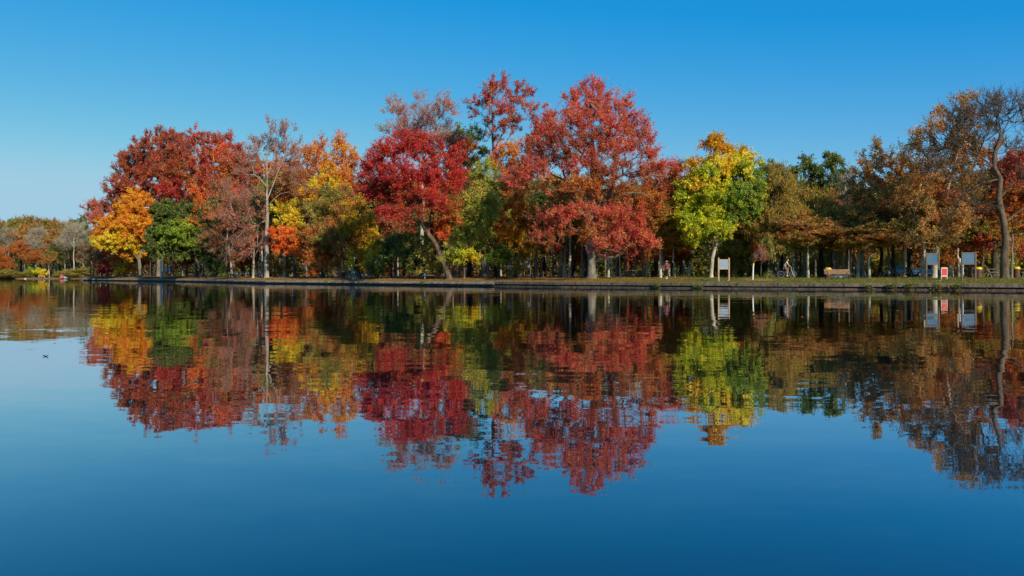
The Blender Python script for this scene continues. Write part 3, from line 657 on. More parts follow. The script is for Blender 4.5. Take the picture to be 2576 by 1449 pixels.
T('red_maple', 'great wide spreading red maple with a thick trunk in the centre of the lawn', 'tree', 8, 1488,
  [[(1488, 697), (1489, 660), (1487, 610), (1484, 560), (1490, 480), (1493, 400), (1490, 330), (1480, 260)], [(1484, 560), (1440, 500), (1400, 480), (1340, 490)], [(1488, 520), (1425, 455), (1370, 430), (1300, 438)],
   [(1490, 500), (1550, 455), (1600, 410), (1640, 380)], [(1488, 530), (1570, 470), (1640, 440), (1690, 445)], [(1487, 610), (1478, 595), (1462, 588)], [(1491, 430), (1450, 370), (1420, 320)], [(1492, 410), (1530, 340), (1560, 280)], [(1488, 540), (1460, 480), (1455, 430)]],
  [(1475, 232, 22, 32, 'salmon'), (1512, 242, 24, 30, 'salmon'), (1440, 262, 30, 32, 'salmon'), (1500, 285, 40, 34, 'salmon'), (1560, 270, 34, 28, 'salmon'), (1455, 310, 44, 34, 'salmon'), (1595, 308, 30, 26, 'salmon'), (1400, 310, 34, 26, 'salmon', .8), (1545, 330, 44, 32, 'salmon'),
   (1612, 345, 34, 26, 'salmon'), (1415, 360, 44, 28, 'brick'), (1490, 370, 50, 34, 'brick', .9), (1570, 385, 50, 30, 'salmon', .9), (1370, 400, 40, 24, 'salmon', .8), (1440, 420, 54, 30, 'salmon', .8), (1520, 430, 54, 34, 'brick', .8), (1350, 435, 46, 18, 'salmon', .8), (1310, 440, 44, 12, 'salmon', .9),
   (1625, 395, 34, 22, 'salmon', .7), (1660, 425, 38, 20, 'salmon', .8), (1700, 440, 30, 16, 'salmon', .7), (1590, 440, 46, 26, 'brick', .7), (1480, 480, 60, 30, 'rust', .8), (1400, 480, 44, 26, 'brick', .5), (1550, 500, 50, 34, 'rust', .7), (1430, 540, 44, 26, 'salmon', .9), (1500, 545, 54, 30, 'salmon', .8),
   (1570, 550, 48, 36, 'salmon'), (1400, 600, 46, 18, 'brick', .7), (1350, 612, 32, 14, 'brick', .6), (1600, 600, 44, 34, 'salmon'), (1540, 600, 44, 30, 'salmon', .8), (1630, 620, 28, 22, 'salmon', .8), (1470, 590, 46, 22, 'rust', .6), (1560, 640, 40, 14, 'salmon', .6), (1480, 410, 30, 30, 'rust', .4), (1690, 455, 42, 22, 'salmon', 1.1), (1660, 475, 40, 28, 'brick'), (1330, 418, 46, 26, 'salmon'), (1370, 345, 32, 34, 'salmon'), (1300, 455, 40, 16, 'salmon'), (1640, 510, 40, 34, 'rust'), (1630, 565, 38, 34, 'salmon'), (1385, 555, 46, 28, 'brick'), (1360, 385, 40, 28, 'brick'), (1690, 430, 34, 18, 'salmon'), (1395, 345, 30, 26, 'salmon', .8), (1465, 345, 36, 30, 'brick', .8), (1530, 365, 34, 26, 'salmon', .8), (1575, 345, 30, 26, 'salmon', .8), (1480, 265, 26, 30, 'salmon', .8), (1535, 290, 30, 30, 'salmon', .8), (1425, 395, 34, 24, 'brick', .7), (1630, 370, 20, 30, 'salmon', .7), (1500, 450, 50, 30, 'brick', .7), (1600, 570, 40, 30, 'salmon', .8), (1520, 610, 46, 24, 'salmon', .7)],
  'grey', 35, R=.46, per=16, sub=5, tw=.9, leaf=.132, up=.6, limb=2.0, depthk=.9, dens=1.3)
T('orange_oak', 'orange-brown tree between the great red maple and the yellow-green maple', 'tree', 20, 1665,
  [[(1665, 690), (1665, 620), (1668, 540), (1665, 480)], [(1667, 560), (1640, 510)], [(1667, 560), (1695, 510)]],
  [(1650, 480, 40, 30, 'rust'), (1695, 490, 34, 34, 'rust', .9), (1640, 530, 40, 34, 'rust'), (1685, 545, 36, 30, 'scarlet', .6), (1680, 560, 40, 34, 'rust', .8), (1665, 600, 40, 26, 'rust', .8), (1700, 600, 34, 30, 'brown'), (1640, 440, 40, 24, 'rust', .8), (1695, 445, 26, 24, 'mauve', .8)],
  'pale', 36, R=.17, per=12, sub=5, tw=.9, leaf=.18, up=.3)
T('yellow_green_maple', 'bright yellow-green maple with an orange top behind the wooden notice board', 'tree', 14, 1789,
  [[(1789, 690), (1792, 650), (1801, 605), (1806, 560), (1810, 500), (1805, 430)], [(1801, 605), (1830, 575), (1850, 550)], [(1806, 560), (1770, 520), (1745, 480)], [(1808, 520), (1850, 450), (1865, 410)], [(1806, 440), (1795, 390), (1795, 360)]],
  [(1797, 352, 20, 18, 'gold'), (1785, 368, 26, 14, 'amber', .6), (1812, 372, 22, 16, 'gold', .9), (1735, 408, 20, 16, 'gold', .8), (1850, 388, 28, 18, 'gold'), (1882, 392, 20, 16, 'yellow'), (1800, 412, 40, 22, 'yellow', .9), (1870, 420, 34, 22, 'lime'),
   (1770, 440, 36, 24, 'lime'), (1820, 450, 40, 30, 'green'), (1885, 455, 30, 28, 'green'), (1730, 465, 30, 26, 'lime', .9), (1790, 485, 44, 26, 'lime'), (1850, 490, 44, 30, 'green'), (1895, 500, 22, 30, 'green', .9), (1735, 510, 34, 26, 'lime'), (1780, 530, 44, 28, 'lime'),
   (1840, 535, 44, 28, 'green'), (1745, 560, 34, 26, 'lime'), (1795, 570, 40, 24, 'lime'), (1885, 545, 28, 24, 'green', .8), (1760, 590, 34, 18, 'lime'), (1820, 580, 24, 20, 'lime', .8), (1735, 595, 20, 24, 'lime', .7), (1722, 545, 22, 20, 'lime', .9), (1905, 470, 18, 24, 'green', .9), (1765, 470, 34, 22, 'yellow', .6), (1830, 430, 40, 22, 'yellow', .6), (1720, 500, 22, 22, 'lime', .9)],
  'pale', 37, R=.20, per=15, sub=5, tw=.7, leaf=.19, up=.15, dens=2.0)
T('larch', 'olive-brown larch with drooping needle tassels above the cyclist', 'tree', 16, 1942,
  [[(1942, 690), (1940, 600), (1942, 500), (1950, 420)], [(1941, 560), (2000, 530), (2060, 520)], [(1941, 520), (1990, 490), (2040, 480)], [(1941, 580), (2010, 580), (2080, 575)], [(1941, 560), (1900, 540)]],
  [(1955, 418, 22, 18, 'larch'), (1945, 445, 46, 24, 'larch'), (1900, 460, 36, 26, 'olive'), (1990, 450, 36, 22, 'larch'), (1960, 485, 60, 30, 'larch'), (2020, 485, 40, 26, 'larch'), (1920, 515, 46, 30, 'larch'), (2060, 505, 36, 24, 'larch'), (1990, 530, 60, 30, 'larch'),
   (2060, 545, 46, 26, 'larch'), (2095, 530, 30, 22, 'larch', .9), (1930, 570, 50, 30, 'larch'), (2010, 580, 54, 26, 'larch'), (2080, 585, 34, 20, 'olive'), (1950, 610, 36, 20, 'olive'), (2020, 615, 40, 16, 'olive', .9)],
  'dark', 38, R=.28, per=16, sub=5, tw=.75, leaf=.15, up=.1, droop=.6, dens=1.2)
T('oak', 'green two-headed treetop showing above the larch', 'tree', 40, 2066,
  [[(2066, 690), (2066, 560), (2066, 470)], [(2066, 500), (2038, 430)], [(2066, 500), (2092, 430)]],
  [(2030, 405, 20, 12, 'deep'), (2040, 430, 26, 24, 'deep'), (2088, 408, 30, 20, 'deep'), (2100, 435, 32, 26, 'deep'), (2070, 465, 44, 26, 'deep'), (1990, 435, 30, 18, 'deep', .8), (1930, 425, 34, 18, 'deep', .8), (2110, 470, 30, 26, 'deep')], 'dark', 39, R=.34, per=13, sub=5, tw=.7, leaf=.22, up=.2)
T('brown_oak', 'broad brown-leaved oak above the park bench', 'tree', 18, 2171,
  [[(2171, 690), (2168, 640), (2180, 560), (2200, 480)], [(2172, 620), (2140, 560), (2130, 500)], [(2172, 620), (2240, 540), (2270, 470)]],
  [(2200, 400, 34, 26, 'brown', .7), (2250, 410, 40, 26, 'brown', .9), (2180, 440, 44, 34, 'brown'), (2245, 450, 50, 34, 'brown'), (2300, 440, 34, 30, 'rust', .8), (2150, 490, 36, 34, 'darkbrown'), (2210, 500, 54, 34, 'brown'), (2280, 500, 46, 34, 'brown'), (2140, 545, 36, 34, 'brown'),
   (2200, 560, 50, 34, 'darkbrown'), (2270, 560, 50, 34, 'brown'), (2150, 600, 34, 24, 'brown', .9), (2215, 610, 44, 22, 'brown', .9), (2290, 610, 40, 24, 'darkbrown'), (2205, 372, 26, 12, 'grey', .5)],
  'white', 40, R=.23, per=14, sub=5, tw=.8, leaf=.16, up=.3, dens=1.15)
T('bare_tree', 'small grey leafless tree standing between the green treetop and the brown oak', 'tree', 24, 2130,
  [[(2130, 690), (2130, 560), (2132, 470)]],
  [(2128, 470, 24, 34, 'grey', .8), (2136, 440, 20, 22, 'grey', .6), (2120, 520, 26, 30, 'grey', .6)], 'pale', 41, R=.2, per=1, sub=5, tw=.9, leaf=.15, up=.6, bare=True, twigs=.014)
T('brown_oak', 'tall brown and copper oak with forked limbs behind the two shaded notice boards', 'tree', 12, 2350,
  [[(2350, 690), (2352, 650), (2362, 600), (2372, 540), (2385, 470)], [(2360, 610), (2325, 570), (2300, 540)], [(2360, 600), (2400, 540), (2430, 470)], [(2368, 560), (2340, 500), (2330, 440)], [(2385, 480), (2410, 380), (2430, 300)]],
  [(2425, 252, 34, 16, 'brown', .9), (2380, 285, 34, 22, 'brown', .9), (2440, 285, 30, 26, 'brown', .8), (2340, 325, 36, 24, 'brown', .9), (2400, 330, 44, 30, 'brown', .9), (2460, 340, 30, 30, 'brown', .6), (2310, 365, 36, 26, 'brown'), (2365, 375, 46, 30, 'brown'), (2430, 390, 44, 34, 'brown', .8),
   (2290, 410, 30, 30, 'brown'), (2340, 425, 46, 30, 'brown'), (2400, 440, 46, 34, 'brown', .9), (2320, 475, 46, 34, 'brown'), (2380, 490, 46, 34, 'rust'), (2440, 470, 40, 34, 'brown', .8), (2330, 540, 50, 34, 'darkbrown'), (2400, 550, 50, 34, 'brown'), (2310, 590, 44, 24, 'brown'), (2380, 600, 50, 22, 'darkbrown'), (2350, 460, 40, 40, 'orange', .4)],
  'pale', 42, R=.26, per=12, sub=5, tw=.85, leaf=.15, up=.3, dens=1.1, limb=1.2)
T('bare_tree', 'big dark leafless tree with a winding trunk near the right edge', 'tree', 10, 2527,
  [[(2527, 697), (2526, 650), (2530, 600), (2525, 560), (2512, 500), (2516, 450), (2500, 420), (2502, 390), (2518, 340), (2512, 300)], [(2502, 410), (2460, 390), (2420, 370), (2385, 355)], [(2502, 415), (2440, 405), (2400, 420)], [(2514, 335), (2540, 300), (2570, 280)],
   [(2514, 480), (2560, 450), (2610, 430)], [(2508, 330), (2480, 290), (2450, 270)], [(2516, 470), (2470, 460), (2430, 480)], [(2525, 560), (2580, 520), (2640, 500)]],
  [(2450, 325, 50, 40, 'grey', .9), (2405, 305, 40, 36, 'grey', .7), (2375, 375, 40, 36, 'grey', .8), (2475, 268, 34, 24, 'grey', .9), (2560, 262, 36, 22, 'grey', 1), (2350, 420, 30, 30, 'grey', .5), (2500, 278, 36, 32, 'grey', 1), (2545, 282, 40, 32, 'grey', 1), (2450, 290, 34, 34, 'grey', .8), (2510, 310, 40, 30, 'grey', .7), (2580, 300, 44, 40, 'grey', .8), (2420, 350, 40, 34, 'grey', .7), (2475, 370, 40, 30, 'grey', .6), (2560, 370, 44, 34, 'grey', .7), (2390, 420, 36, 30, 'grey', .6),
   (2440, 450, 44, 34, 'grey', .5), (2570, 440, 50, 34, 'grey', .6), (2420, 510, 44, 30, 'grey', .8), (2470, 520, 34, 30, 'grey', .6), (2630, 380, 44, 50, 'grey', .6), (2620, 480, 44, 40, 'grey', .6)],
  'brown', 43, R=.34, per=0, sub=5, tw=1.0, leaf=.1, up=.5, bare=True, limb=1.7, twigs=.015, bend=.45)
T('copper_tree', 'copper brown tree behind the big leafless tree', 'tree', 26, 2501,
  [[(2501, 690), (2501, 600), (2505, 520)]],
  [(2450, 400, 50, 50, 'brown', .7), (2520, 420, 50, 50, 'rust', .7), (2580, 440, 40, 44, 'brick', .7), (2470, 480, 50, 44, 'darkbrown'), (2540, 500, 50, 44, 'rust', .8), (2600, 520, 50, 44, 'brick', .8), (2480, 560, 50, 40, 'brown'), (2555, 570, 50, 40, 'darkbrown')],
  'dark', 44, R=.4, per=12, sub=5, tw=.9, leaf=.19, up=.4)
T('japanese_maple', 'low brick red maple spreading behind the right-hand notice board', 'tree', 16, 2440,
  [[(2440, 690), (2440, 650)], [(2440, 660), (2400, 630)], [(2440, 660), (2490, 625)]],
  [(2400, 620, 44, 20, 'brick', .7), (2450, 612, 44, 20, 'brick'), (2500, 615, 46, 20, 'rust', .8), (2420, 640, 44, 14, 'rust', .8), (2550, 625, 40, 20, 'brick', .8), (2380, 635, 30, 10, 'orange', .7)], 'dark', 45, R=.2, per=13, sub=5, tw=.7, leaf=.15, up=.1)

# dark understorey beside the crimson maple
for (bx, t, lob, pal, lab, sd) in (
    (985, 9, [(985, 635, 36, 50), (960, 668, 34, 28)], 'deep', 'ivy-dark bush right of the person in the lime shirt', 61),
    (1030, 7, [(1030, 625, 38, 54), (1050, 668, 40, 28)], 'deep', 'tall dark green bush behind the crimson maple, below its pale broken limbs', 62),
    (1080, 5, [(1076, 645, 36, 44), (1085, 678, 36, 18)], 'olive', 'olive bush touching the leaning trunk of the crimson maple', 63),
    (945, 14, [(940, 660, 26, 30)], 'olive', 'small olive bush under the dark gold tree', 64),
    (1302, 9, [(1300, 680, 16, 18), (1310, 670, 12, 22)], 'olive', 'olive shrub beside the person in the red cap', 65),
    (1255, 12, [(1255, 640, 40, 30), (1240, 660, 30, 20)], 'green', 'green bushy understorey tree left of the person in the red cap', 66),
    (1360, 20, [(1360, 600, 50, 50), (1340, 560, 50, 50), (1390, 550, 40, 40)], 'darkbrown', 'dark brown tree in the shade left of the great red maple', 67),
    (1330, 15, [(1325, 620, 26, 34), (1300, 600, 34, 34)], 'gold', 'golden understorey tree left of the small hanging white board', 68),
    (545, 11, [(545, 672, 22, 22), (560, 684, 18, 10)], 'deep', 'low dark bush right of the leaning oak trunk', 69),
    (1865, 22, [(1862, 655, 34, 34), (1850, 630, 34, 26)], 'olive', 'rounded green bush behind the wooden notice board', 70),
    (690, 14, [(700, 660, 26, 34), (730, 675, 26, 20)], 'darkbrown', 'dark thicket bush between the sycamore trunk and the scarlet maple', 71)):
    top = min(l[1]-l[3] for l in lob)
    T('bush' if top > 570 else 'understorey_tree', lab, 'bush' if top > 570 else 'tree', t, bx, [[(bx, 690), (bx, 660)]], [(*l, pal) for l in lob], 'dark', sd, R=.12, per=14, sub=5, tw=.7, leaf=.17, up=.3, dens=1.2)

# ------------------------------------------------------------------ trees of the wood behind: each kind is built once and copied
def proto(kind, pal, bk, seed, h=13.0, clear=6.0, wide=3.6, R=.17, pal2=None, bare=False, dens=1.0, lean=0.0, leaf=.21, per=12):
    r = random.Random(seed); lobes = []
    for i in range(11):
        a = r.uniform(0, 6.28); f = (i+.5)/11; z = clear+1.2+(h-clear-2)*f; k = wide*math.sin(math.pi*(.22+.66*f))
        d = k*r.uniform(.25, .75); s = r.uniform(1.3, 2.1)*wide/3.6
        lobes.append((d*math.cos(a)+lean*z, d*math.sin(a), z, s, s, s*.8, pal2 if (pal2 and i % 3 == 0) else pal, 1.0))
    tr = [[(0, 0, -.15), (0, 0, .25), (lean*2, 0, 2), (lean*clear, .1, clear), (lean*h*.8, 0, h*.82)]]
    return make_tree(kind, '-', 'tree', (0, 0, 0), tr, lobes, bk, seed, R=R, per=0 if bare else per, sub=4, tw=.9, leaf=leaf, up=.5, bare=bare, twigs=.011 if bare else .008, dens=dens)
PROTO = {
    'brown': proto('brown_oak', 'brown', 'pale', 201, pal2='olive'),
    'rust': proto('rust_oak', 'rust', 'grey', 202, pal2='brown', R=.15),
    'olive': proto('olive_oak', 'olive', 'pale', 203, pal2='darkbrown', R=.19),
    'deep': proto('green_oak', 'deep', 'dark', 204, R=.2),
    'dark': proto('dark_oak', 'darkbrown', 'dark', 205, pal2='olive', R=.22, dens=1.2),
    'gold': proto('slender_oak', 'brown', 'cream', 206, pal2='larch', R=.13, lean=.02),
    'bare': proto('bare_tree', 'grey', 'pale', 207, bare=True, R=.15),
    'crim': proto('red_maple', 'crimson', 'grey', 208, pal2='brick', R=.15),
    'low': proto('copper_tree', 'rust', 'dark', 209, h=6.5, clear=1.0, wide=3.2, pal2='brick', R=.14, leaf=.18),
    'shrub': proto('olive_shrub', 'olive', 'dark', 210, h=3.6, clear=-.6, wide=2.4, R=.08, leaf=.17, dens=1.3),
}
WORD = {'brown': 'brown-leaved', 'rust': 'rust-orange', 'olive': 'olive-leaved', 'deep': 'dark green', 'dark': 'dark-trunked brown', 'gold': 'thin pale-trunked', 'bare': 'leafless grey', 'crim': 'dark red', 'low': 'low copper-leaved', 'shrub': 'olive'}
used = set()
def skyline(x): return np.interp(x, [209, 260, 330, 450, 600, 900, 1230, 1400, 1700, 1900, 2130, 2300, 2576, 2700], [640, 600, 520, 450, 440, 430, 450, 440, 470, 455, 470, 440, 440, 440])
def plant(kind, xd, t, label, s=1.0, sz=None, group=None, rz=None):
    rr = random.Random(int(xd*7+t*13)); p = at(xd, t)
    src = PROTO[kind]; o = src if kind not in used else copy_tree(src); used.add(kind)
    o.location = p; o.rotation_euler = (0, 0, rr.uniform(0, 6.28) if rz is None else rz); o.scale = (s, s, sz or s)
    o['label'] = label
    if group: o['group'] = group
    elif 'group' in o: del o['group']
    return o
# single trunks one can point to, under the crowns
for kind, xd, t, s, label in (
    ('deep', 378, 20, 1.2, 'dark trunk close behind the orange-yellow maple trunk'),
    ('brown', 395, 26, 1.3, 'brown trunk between the orange-yellow maple and the white street lamp'),
    ('rust', 436, 34, 1.3, 'rust-leaved tree right of the pair of small blue boards'),
    ('brown', 563, 30, 1.2, 'brown oak trunk behind the left picnic tables'),
    ('dark', 569, 16, 1.0, 'thin black trunk beside the yellow-topped bin left of the picnic tables'),
    ('olive', 659, 26, 1.2, 'pale trunk just left behind the tall white sycamore'),
    ('dark', 700, 28, 1.1, 'black trunk in the thicket right of the sycamore'),
    ('gold', 735, 34, 1.1, 'thin pale-trunked tree in the thicket behind the scarlet maple'),
    ('dark', 860, 26, 1.0, 'dark trunk beside the small white hut with a yellow-topped bin'),
    ('deep', 955, 24, 1.1, 'dark green tree behind the dark gold tree'),
    ('deep', 1015, 26, 1.1, 'dark green tree hidden behind the crimson maple'),
    ('olive', 1095, 26, 1.0, 'olive tree behind the leaning trunk'),
    ('brown', 1156, 24, 1.0, 'pale brown trunk right of the leaning crimson maple, under the green sapling'),
    ('gold', 1176, 30, 1.0, 'slim pale trunk behind the right half of the green sapling'),
    ('brown', 1229, 24, .9, 'grey-brown trunk left of the thick black trunk'),
    ('dark', 1245, 18, 1.15, 'thick black trunk left of the person in the red cap'),
    ('olive', 1349, 26, 1.0, 'trunk behind the picnic table near the small hanging white board'),
    ('deep', 1370, 32, 1.1, 'dark green tree in the shade left of the pair of pale trunks'),
    ('olive', 1421, 20, .9, 'greenish pale trunk, left one of the pair left of the great red maple'),
    ('brown', 1433, 17, .95, 'tan trunk, right one of the pair left of the great red maple'),
    ('dark', 1446, 34, 1.1, 'dark trunk between the pair of pale trunks and the great red maple'),
    ('brown', 1465, 26, 1.0, 'patchy trunk directly left of the great red maple trunk'),
    ('brown', 1531, 15, .8, 'pale flared trunk, left one of the pair right of the great red maple'),
    ('gold', 1540, 17, 1.0, 'straight cream trunk, right one of the pair right of the great red maple'),
    ('gold', 1560, 16, .75, 'very slim pale trunk between the cream pair and the bin with a yellow lid'),
    ('dark', 1578, 30, 1.1, 'dark trunk left of the bin with a yellow lid'),
    ('rust', 1618, 17, .85, 'shaded grey trunk just right of the bin with a yellow lid'),
    ('gold', 1627, 22, .9, 'slim cream trunk second right of the bin with a yellow lid'),
    ('dark', 1648, 34, 1.0, 'dark trunk between the bin and the walker'),
    ('gold', 1662, 13, 1.25, 'straight pale trunk directly behind the walker'),
    ('brown', 1695, 18, .85, 'mottled trunk a few steps right of the walker'),
    ('olive', 1858, 26, .8, 'pale trunk in the bush right of the wooden notice board'),
    ('rust', 1929, 26, .9, 'slim trunk just left of the big larch trunk'),
    ('brown', 1957, 20, 1.0, 'leaning mossy trunk right beside the larch trunk'),
    ('dark', 1966, 26, 1.0, 'black trunk behind the cyclist'),
    ('brown', 1975, 24, .9, 'tan trunk rising behind the head of the cyclist'),
    ('brown', 2003, 26, .85, 'bent trunk in front of the cyclist'),
    ('rust', 2014, 28, .9, 'forked trunk between the cyclist and the two-toned trunk'),
    ('gold', 2033, 14, 1.05, 'straight two-toned pale trunk between the cyclist and the bench'),
    ('rust', 2089, 22, .8, 'thin trunk at the left end of the park bench'),
    ('brown', 2097, 20, .95, 'spotted pale trunk behind the left half of the park bench'),
    ('brown', 2108, 22, .85, 'tan trunk behind the middle of the park bench'),
    ('gold', 2118, 34, .9, 'very slim far trunk behind the middle of the park bench'),
    ('gold', 2139, 20, .8, 'slim pale trunk at the right end of the park bench'),
    ('olive', 2158, 16, .95, 'thick pale trunk right of the bench, beside the spreading oak trunk'),
    ('gold', 2187, 14, 1.0, 'slim cream trunk right of the spreading oak trunk'),
    ('dark', 2215, 24, 1.0, 'black trunk behind the parked cars'),
    ('rust', 2236, 18, .9, 'brown trunk behind the small picnic table'),
    ('dark', 2248, 22, 1.1, 'thick black trunk between the two sunlit picnic tables'),
    ('gold', 2275, 26, 1.0, 'pale trunk behind the long picnic table'),
    ('dark', 2292, 22, 1.1, 'black trunk left of the shaded notice boards'),
    ('brown', 2321, 14, 1.0, 'half sunlit trunk just left of the first shaded notice board'),
    ('olive', 2392, 17, .95, 'bulging yellowish trunk right of the small red board'),
    ('brown', 2411, 22, .9, 'broken grey trunk between the red board and the last notice board'),
    ('dark', 2470, 24, .8, 'thin dark trunk behind the last notice board'),
    ('olive', 2497, 30, .9, 'pale trunk in front of the green bushes left of the big leafless tree'),
    ('rust', 2545, 14, .8, 'rust-leaved tree tight behind the big leafless tree')):
    pq = at(xd, t); vz = random.Random(int(xd)).uniform(.82, 1.22); plant(kind, xd, t, label, min(s, 1.0), vz*min(s, (HC+(HZ-skyline(xd)-(75 if 1680 < xd < 2300 else 55))/FD*pq.y-1)/13.0))
# low leafy things deeper in the wood
for kind, xd, t, s, label in (
    ('low', 470, 40, 1.4, 'low copper tree behind the leaning oak'), ('low', 630, 34, 1.2, 'low orange-brown tree behind the picnic tables left of the sycamore'),
    ('low', 1440, 48, 1.0, 'low copper tree seen between the trunks left of the great red maple'), ('low', 1580, 44, 1.0, 'low copper tree behind the slim pale trunk left of the bin'),
    ('low', 1690, 30, .9, 'low copper tree right of the walker'), ('low', 1910, 36, .7, 'low copper tree behind the white marker post'),
    ('shrub', 1840, 24, 1.0, 'olive shrub right behind the wooden notice board'), ('shrub', 1885, 30, 1.0, 'olive shrub behind the marker post'),
    ('shrub', 2470, 30, 1.3, 'tall green-brown shrub behind the last notice board'), ('shrub', 2515, 36, 1.3, 'green-brown shrub left of the big leafless tree'),
    ('shrub', 2570, 34, 1.2, 'green-brown shrub right of the big leafless tree'), ('shrub', 2076, 60, 1.2, 'olive shrub far behind the left end of the bench'),
    ('shrub', 2220, 50, 1.0, 'yellow-green shrub behind the parked cars')):
    plant(kind, xd, t, label, s)
# the depth of the wood
rr = random.Random(77)
ZONES = [(0, 520, 'deep in the wood behind the headland'), (520, 760, 'deep in the wood behind the sycamores'), (760, 960, 'deep in the wood behind the olive and gold trees'), (960, 1220, 'deep in the wood behind the crimson maple'),
         (1220, 1420, 'deep in the wood behind the person in the red cap'), (1420, 1680, 'deep in the wood behind the great red maple'), (1680, 1900, 'deep in the wood behind the yellow-green maple'),
         (1900, 2100, 'deep in the wood behind the cyclist'), (2100, 2300, 'deep in the wood behind the park bench'), (2300, 2700, 'deep in the wood behind the shaded notice boards')]
KEEP_OPEN = [(1738, 1786, 190), (846, 884, 130), (2176, 2240, 150)]
for row, (t, step) in enumerate(((36, 62), (52, 58), (74, 56), (100, 60))):
    x = 235+row*17
    while x < 2660:
        xx = x+rr.uniform(-16, 16); tt = t+rr.uniform(-7, 7); p = at(xx, tt)
        if xx > 212 and not any(a < xx < b and tt < c for a, b, c in KEEP_OPEN):
            kind = rr.choice(('brown', 'brown', 'olive', 'deep', 'dark', 'dark', 'rust', 'deep', 'olive') if xx > 1200 else ('rust', 'crim', 'olive', 'deep', 'dark', 'brown', 'rust'))
            hmax = HC+(HZ-skyline(xx))/FD*p.y-1; s = min(1.45, hmax/13.0)*rr.uniform(.88, 1)
            zone = next(z for a, b, z in ZONES if a <= xx < b)
            if s > .25: plant(kind, xx, tt, f'{WORD[kind]} tree {zone}', s, group=f'{WORD[kind]} trees {zone}')
        x += step
# across the bay, far left
for k, (kind, xd, t, s, sz, label) in enumerate((
    ('deep', 8, 20, 1.35, 1.2, 'dark green tree at the left edge across the bay'), ('olive', 40, 26, 1.7, 1.45, 'broad olive tree, second from the left edge across the bay'), ('rust', 62, 12, 1.2, 1.0, 'rust tree low on the far bank behind the white water bird'),
    ('olive', 84, 30, 1.75, 1.5, 'tallest rounded olive tree across the bay'), ('bare', 98, 14, 1.3, 1.2, 'grey leafless tree in the middle of the far bank'), ('brown', 118, 24, 1.6, 1.42, 'brown-olive tree right of the tallest olive one across the bay'),
    ('gold', 146, 26, 1.5, 1.3, 'thin pale-trunked tree above the pink beach shelter'), ('brown', 163, 24, 1.6, 1.35, 'broad brown tree behind the pink beach shelter'), ('deep', 192, 36, 1.6, 1.5, 'dark green treetop just left of the headland across the bay'),
    ('bare', 186, 12, 1.5, 1.35, 'wide grey leafless tree left of the headland'), ('bare', 20, 16, 1.2, 1.2, 'grey leafless tree near the left edge of the picture'), ('low', 2, 8, 1.1, 1.35, 'low red tree at the left edge of the far bank'),
    ('rust', 92, 9, .9, .75, 'low rust tree between the yellow bush and the rust tree across the bay'), ('brown', 124, 9, .9, .7, 'low brown tree left of the pink beach shelter'), ('brown', 208, 30, 1.3, 1.05, 'brown tree half hidden by the headland thicket'),
    ('rust', 228, 26, .9, .62, 'rust tree behind the headland thicket'), ('brown', -20, 24, 1.6, 1.4, 'brown tree partly cut by the left edge across the bay'), ('dark', 52, 40, 1.7, 1.4, 'dark brown tree at the back of the far wood, left part'), ('dark', 104, 44, 1.7, 1.45, 'dark brown tree at the back of the far wood, middle part'),
    ('dark', 150, 44, 1.7, 1.35, 'dark brown tree at the back of the far wood, right part'), ('deep', 134, 14, 1.1, .9, 'small green tree behind the pale trunk across the bay'), ('deep', 30, 34, 1.6, 1.35, 'green tree at the back of the far wood near its left end'),
    ('olive', 178, 50, 1.6, 1.4, 'olive tree at the back of the far wood behind the pale trunks'), ('brown', 204, 56, 1.6, 1.4, 'brown tree at the back of the far wood beside the headland'), ('gold', 112, 16, 1.3, 1.15, 'thin pale-trunked tree above the low rust trees across the bay'), ('gold', 60, 18, 1.3, 1.2, 'thin pale-trunked tree above the white water bird'),
    ('shrub', 10, 3, 1.7, .8, 'green-brown shrub at the water at the left edge'), ('shrub', 38, 3, 1.5, .55, 'olive shrub at the water above the white water bird'), ('shrub', 205, 3, 1.8, 1.0, 'brown shrub at the water left of the headland'),
    ('shrub', 75, 6, 1.3, .6, 'olive shrub under the low rust tree across the bay'), ('shrub', 160, 7, 1.4, .7, 'olive shrub behind the pink beach shelter'))):
    plant(kind, xd, t, label, s*1.1, sz*(1.14 if sz > 1.15 else 1))
T('yellow_bush', 'bright yellow-green bush on the far bank left of the pink beach shelter', 'bush', 5, 100, [[(100, 690), (100, 685)]], [(94, 684, 14, 9, 'lime', 1.4), (110, 687, 12, 7, 'yellow', 1.4)], 'dark', 81, R=.1, per=12, leaf=.3, tw=.6)
T('bush', 'dark green bush beside the yellow-green one on the far bank', 'bush', 6, 80, [[(80, 690), (80, 685)]], [(78, 685, 12, 9, 'green', 1.4)], 'dark', 82, R=.1, per=12, leaf=.3, tw=.6)
plant('crim', 2600, 22, 'dark red maple at the right edge behind the big leafless tree', 1.0, .9)
for k_, p_ in PROTO.items():
    assert k_ in used, k_

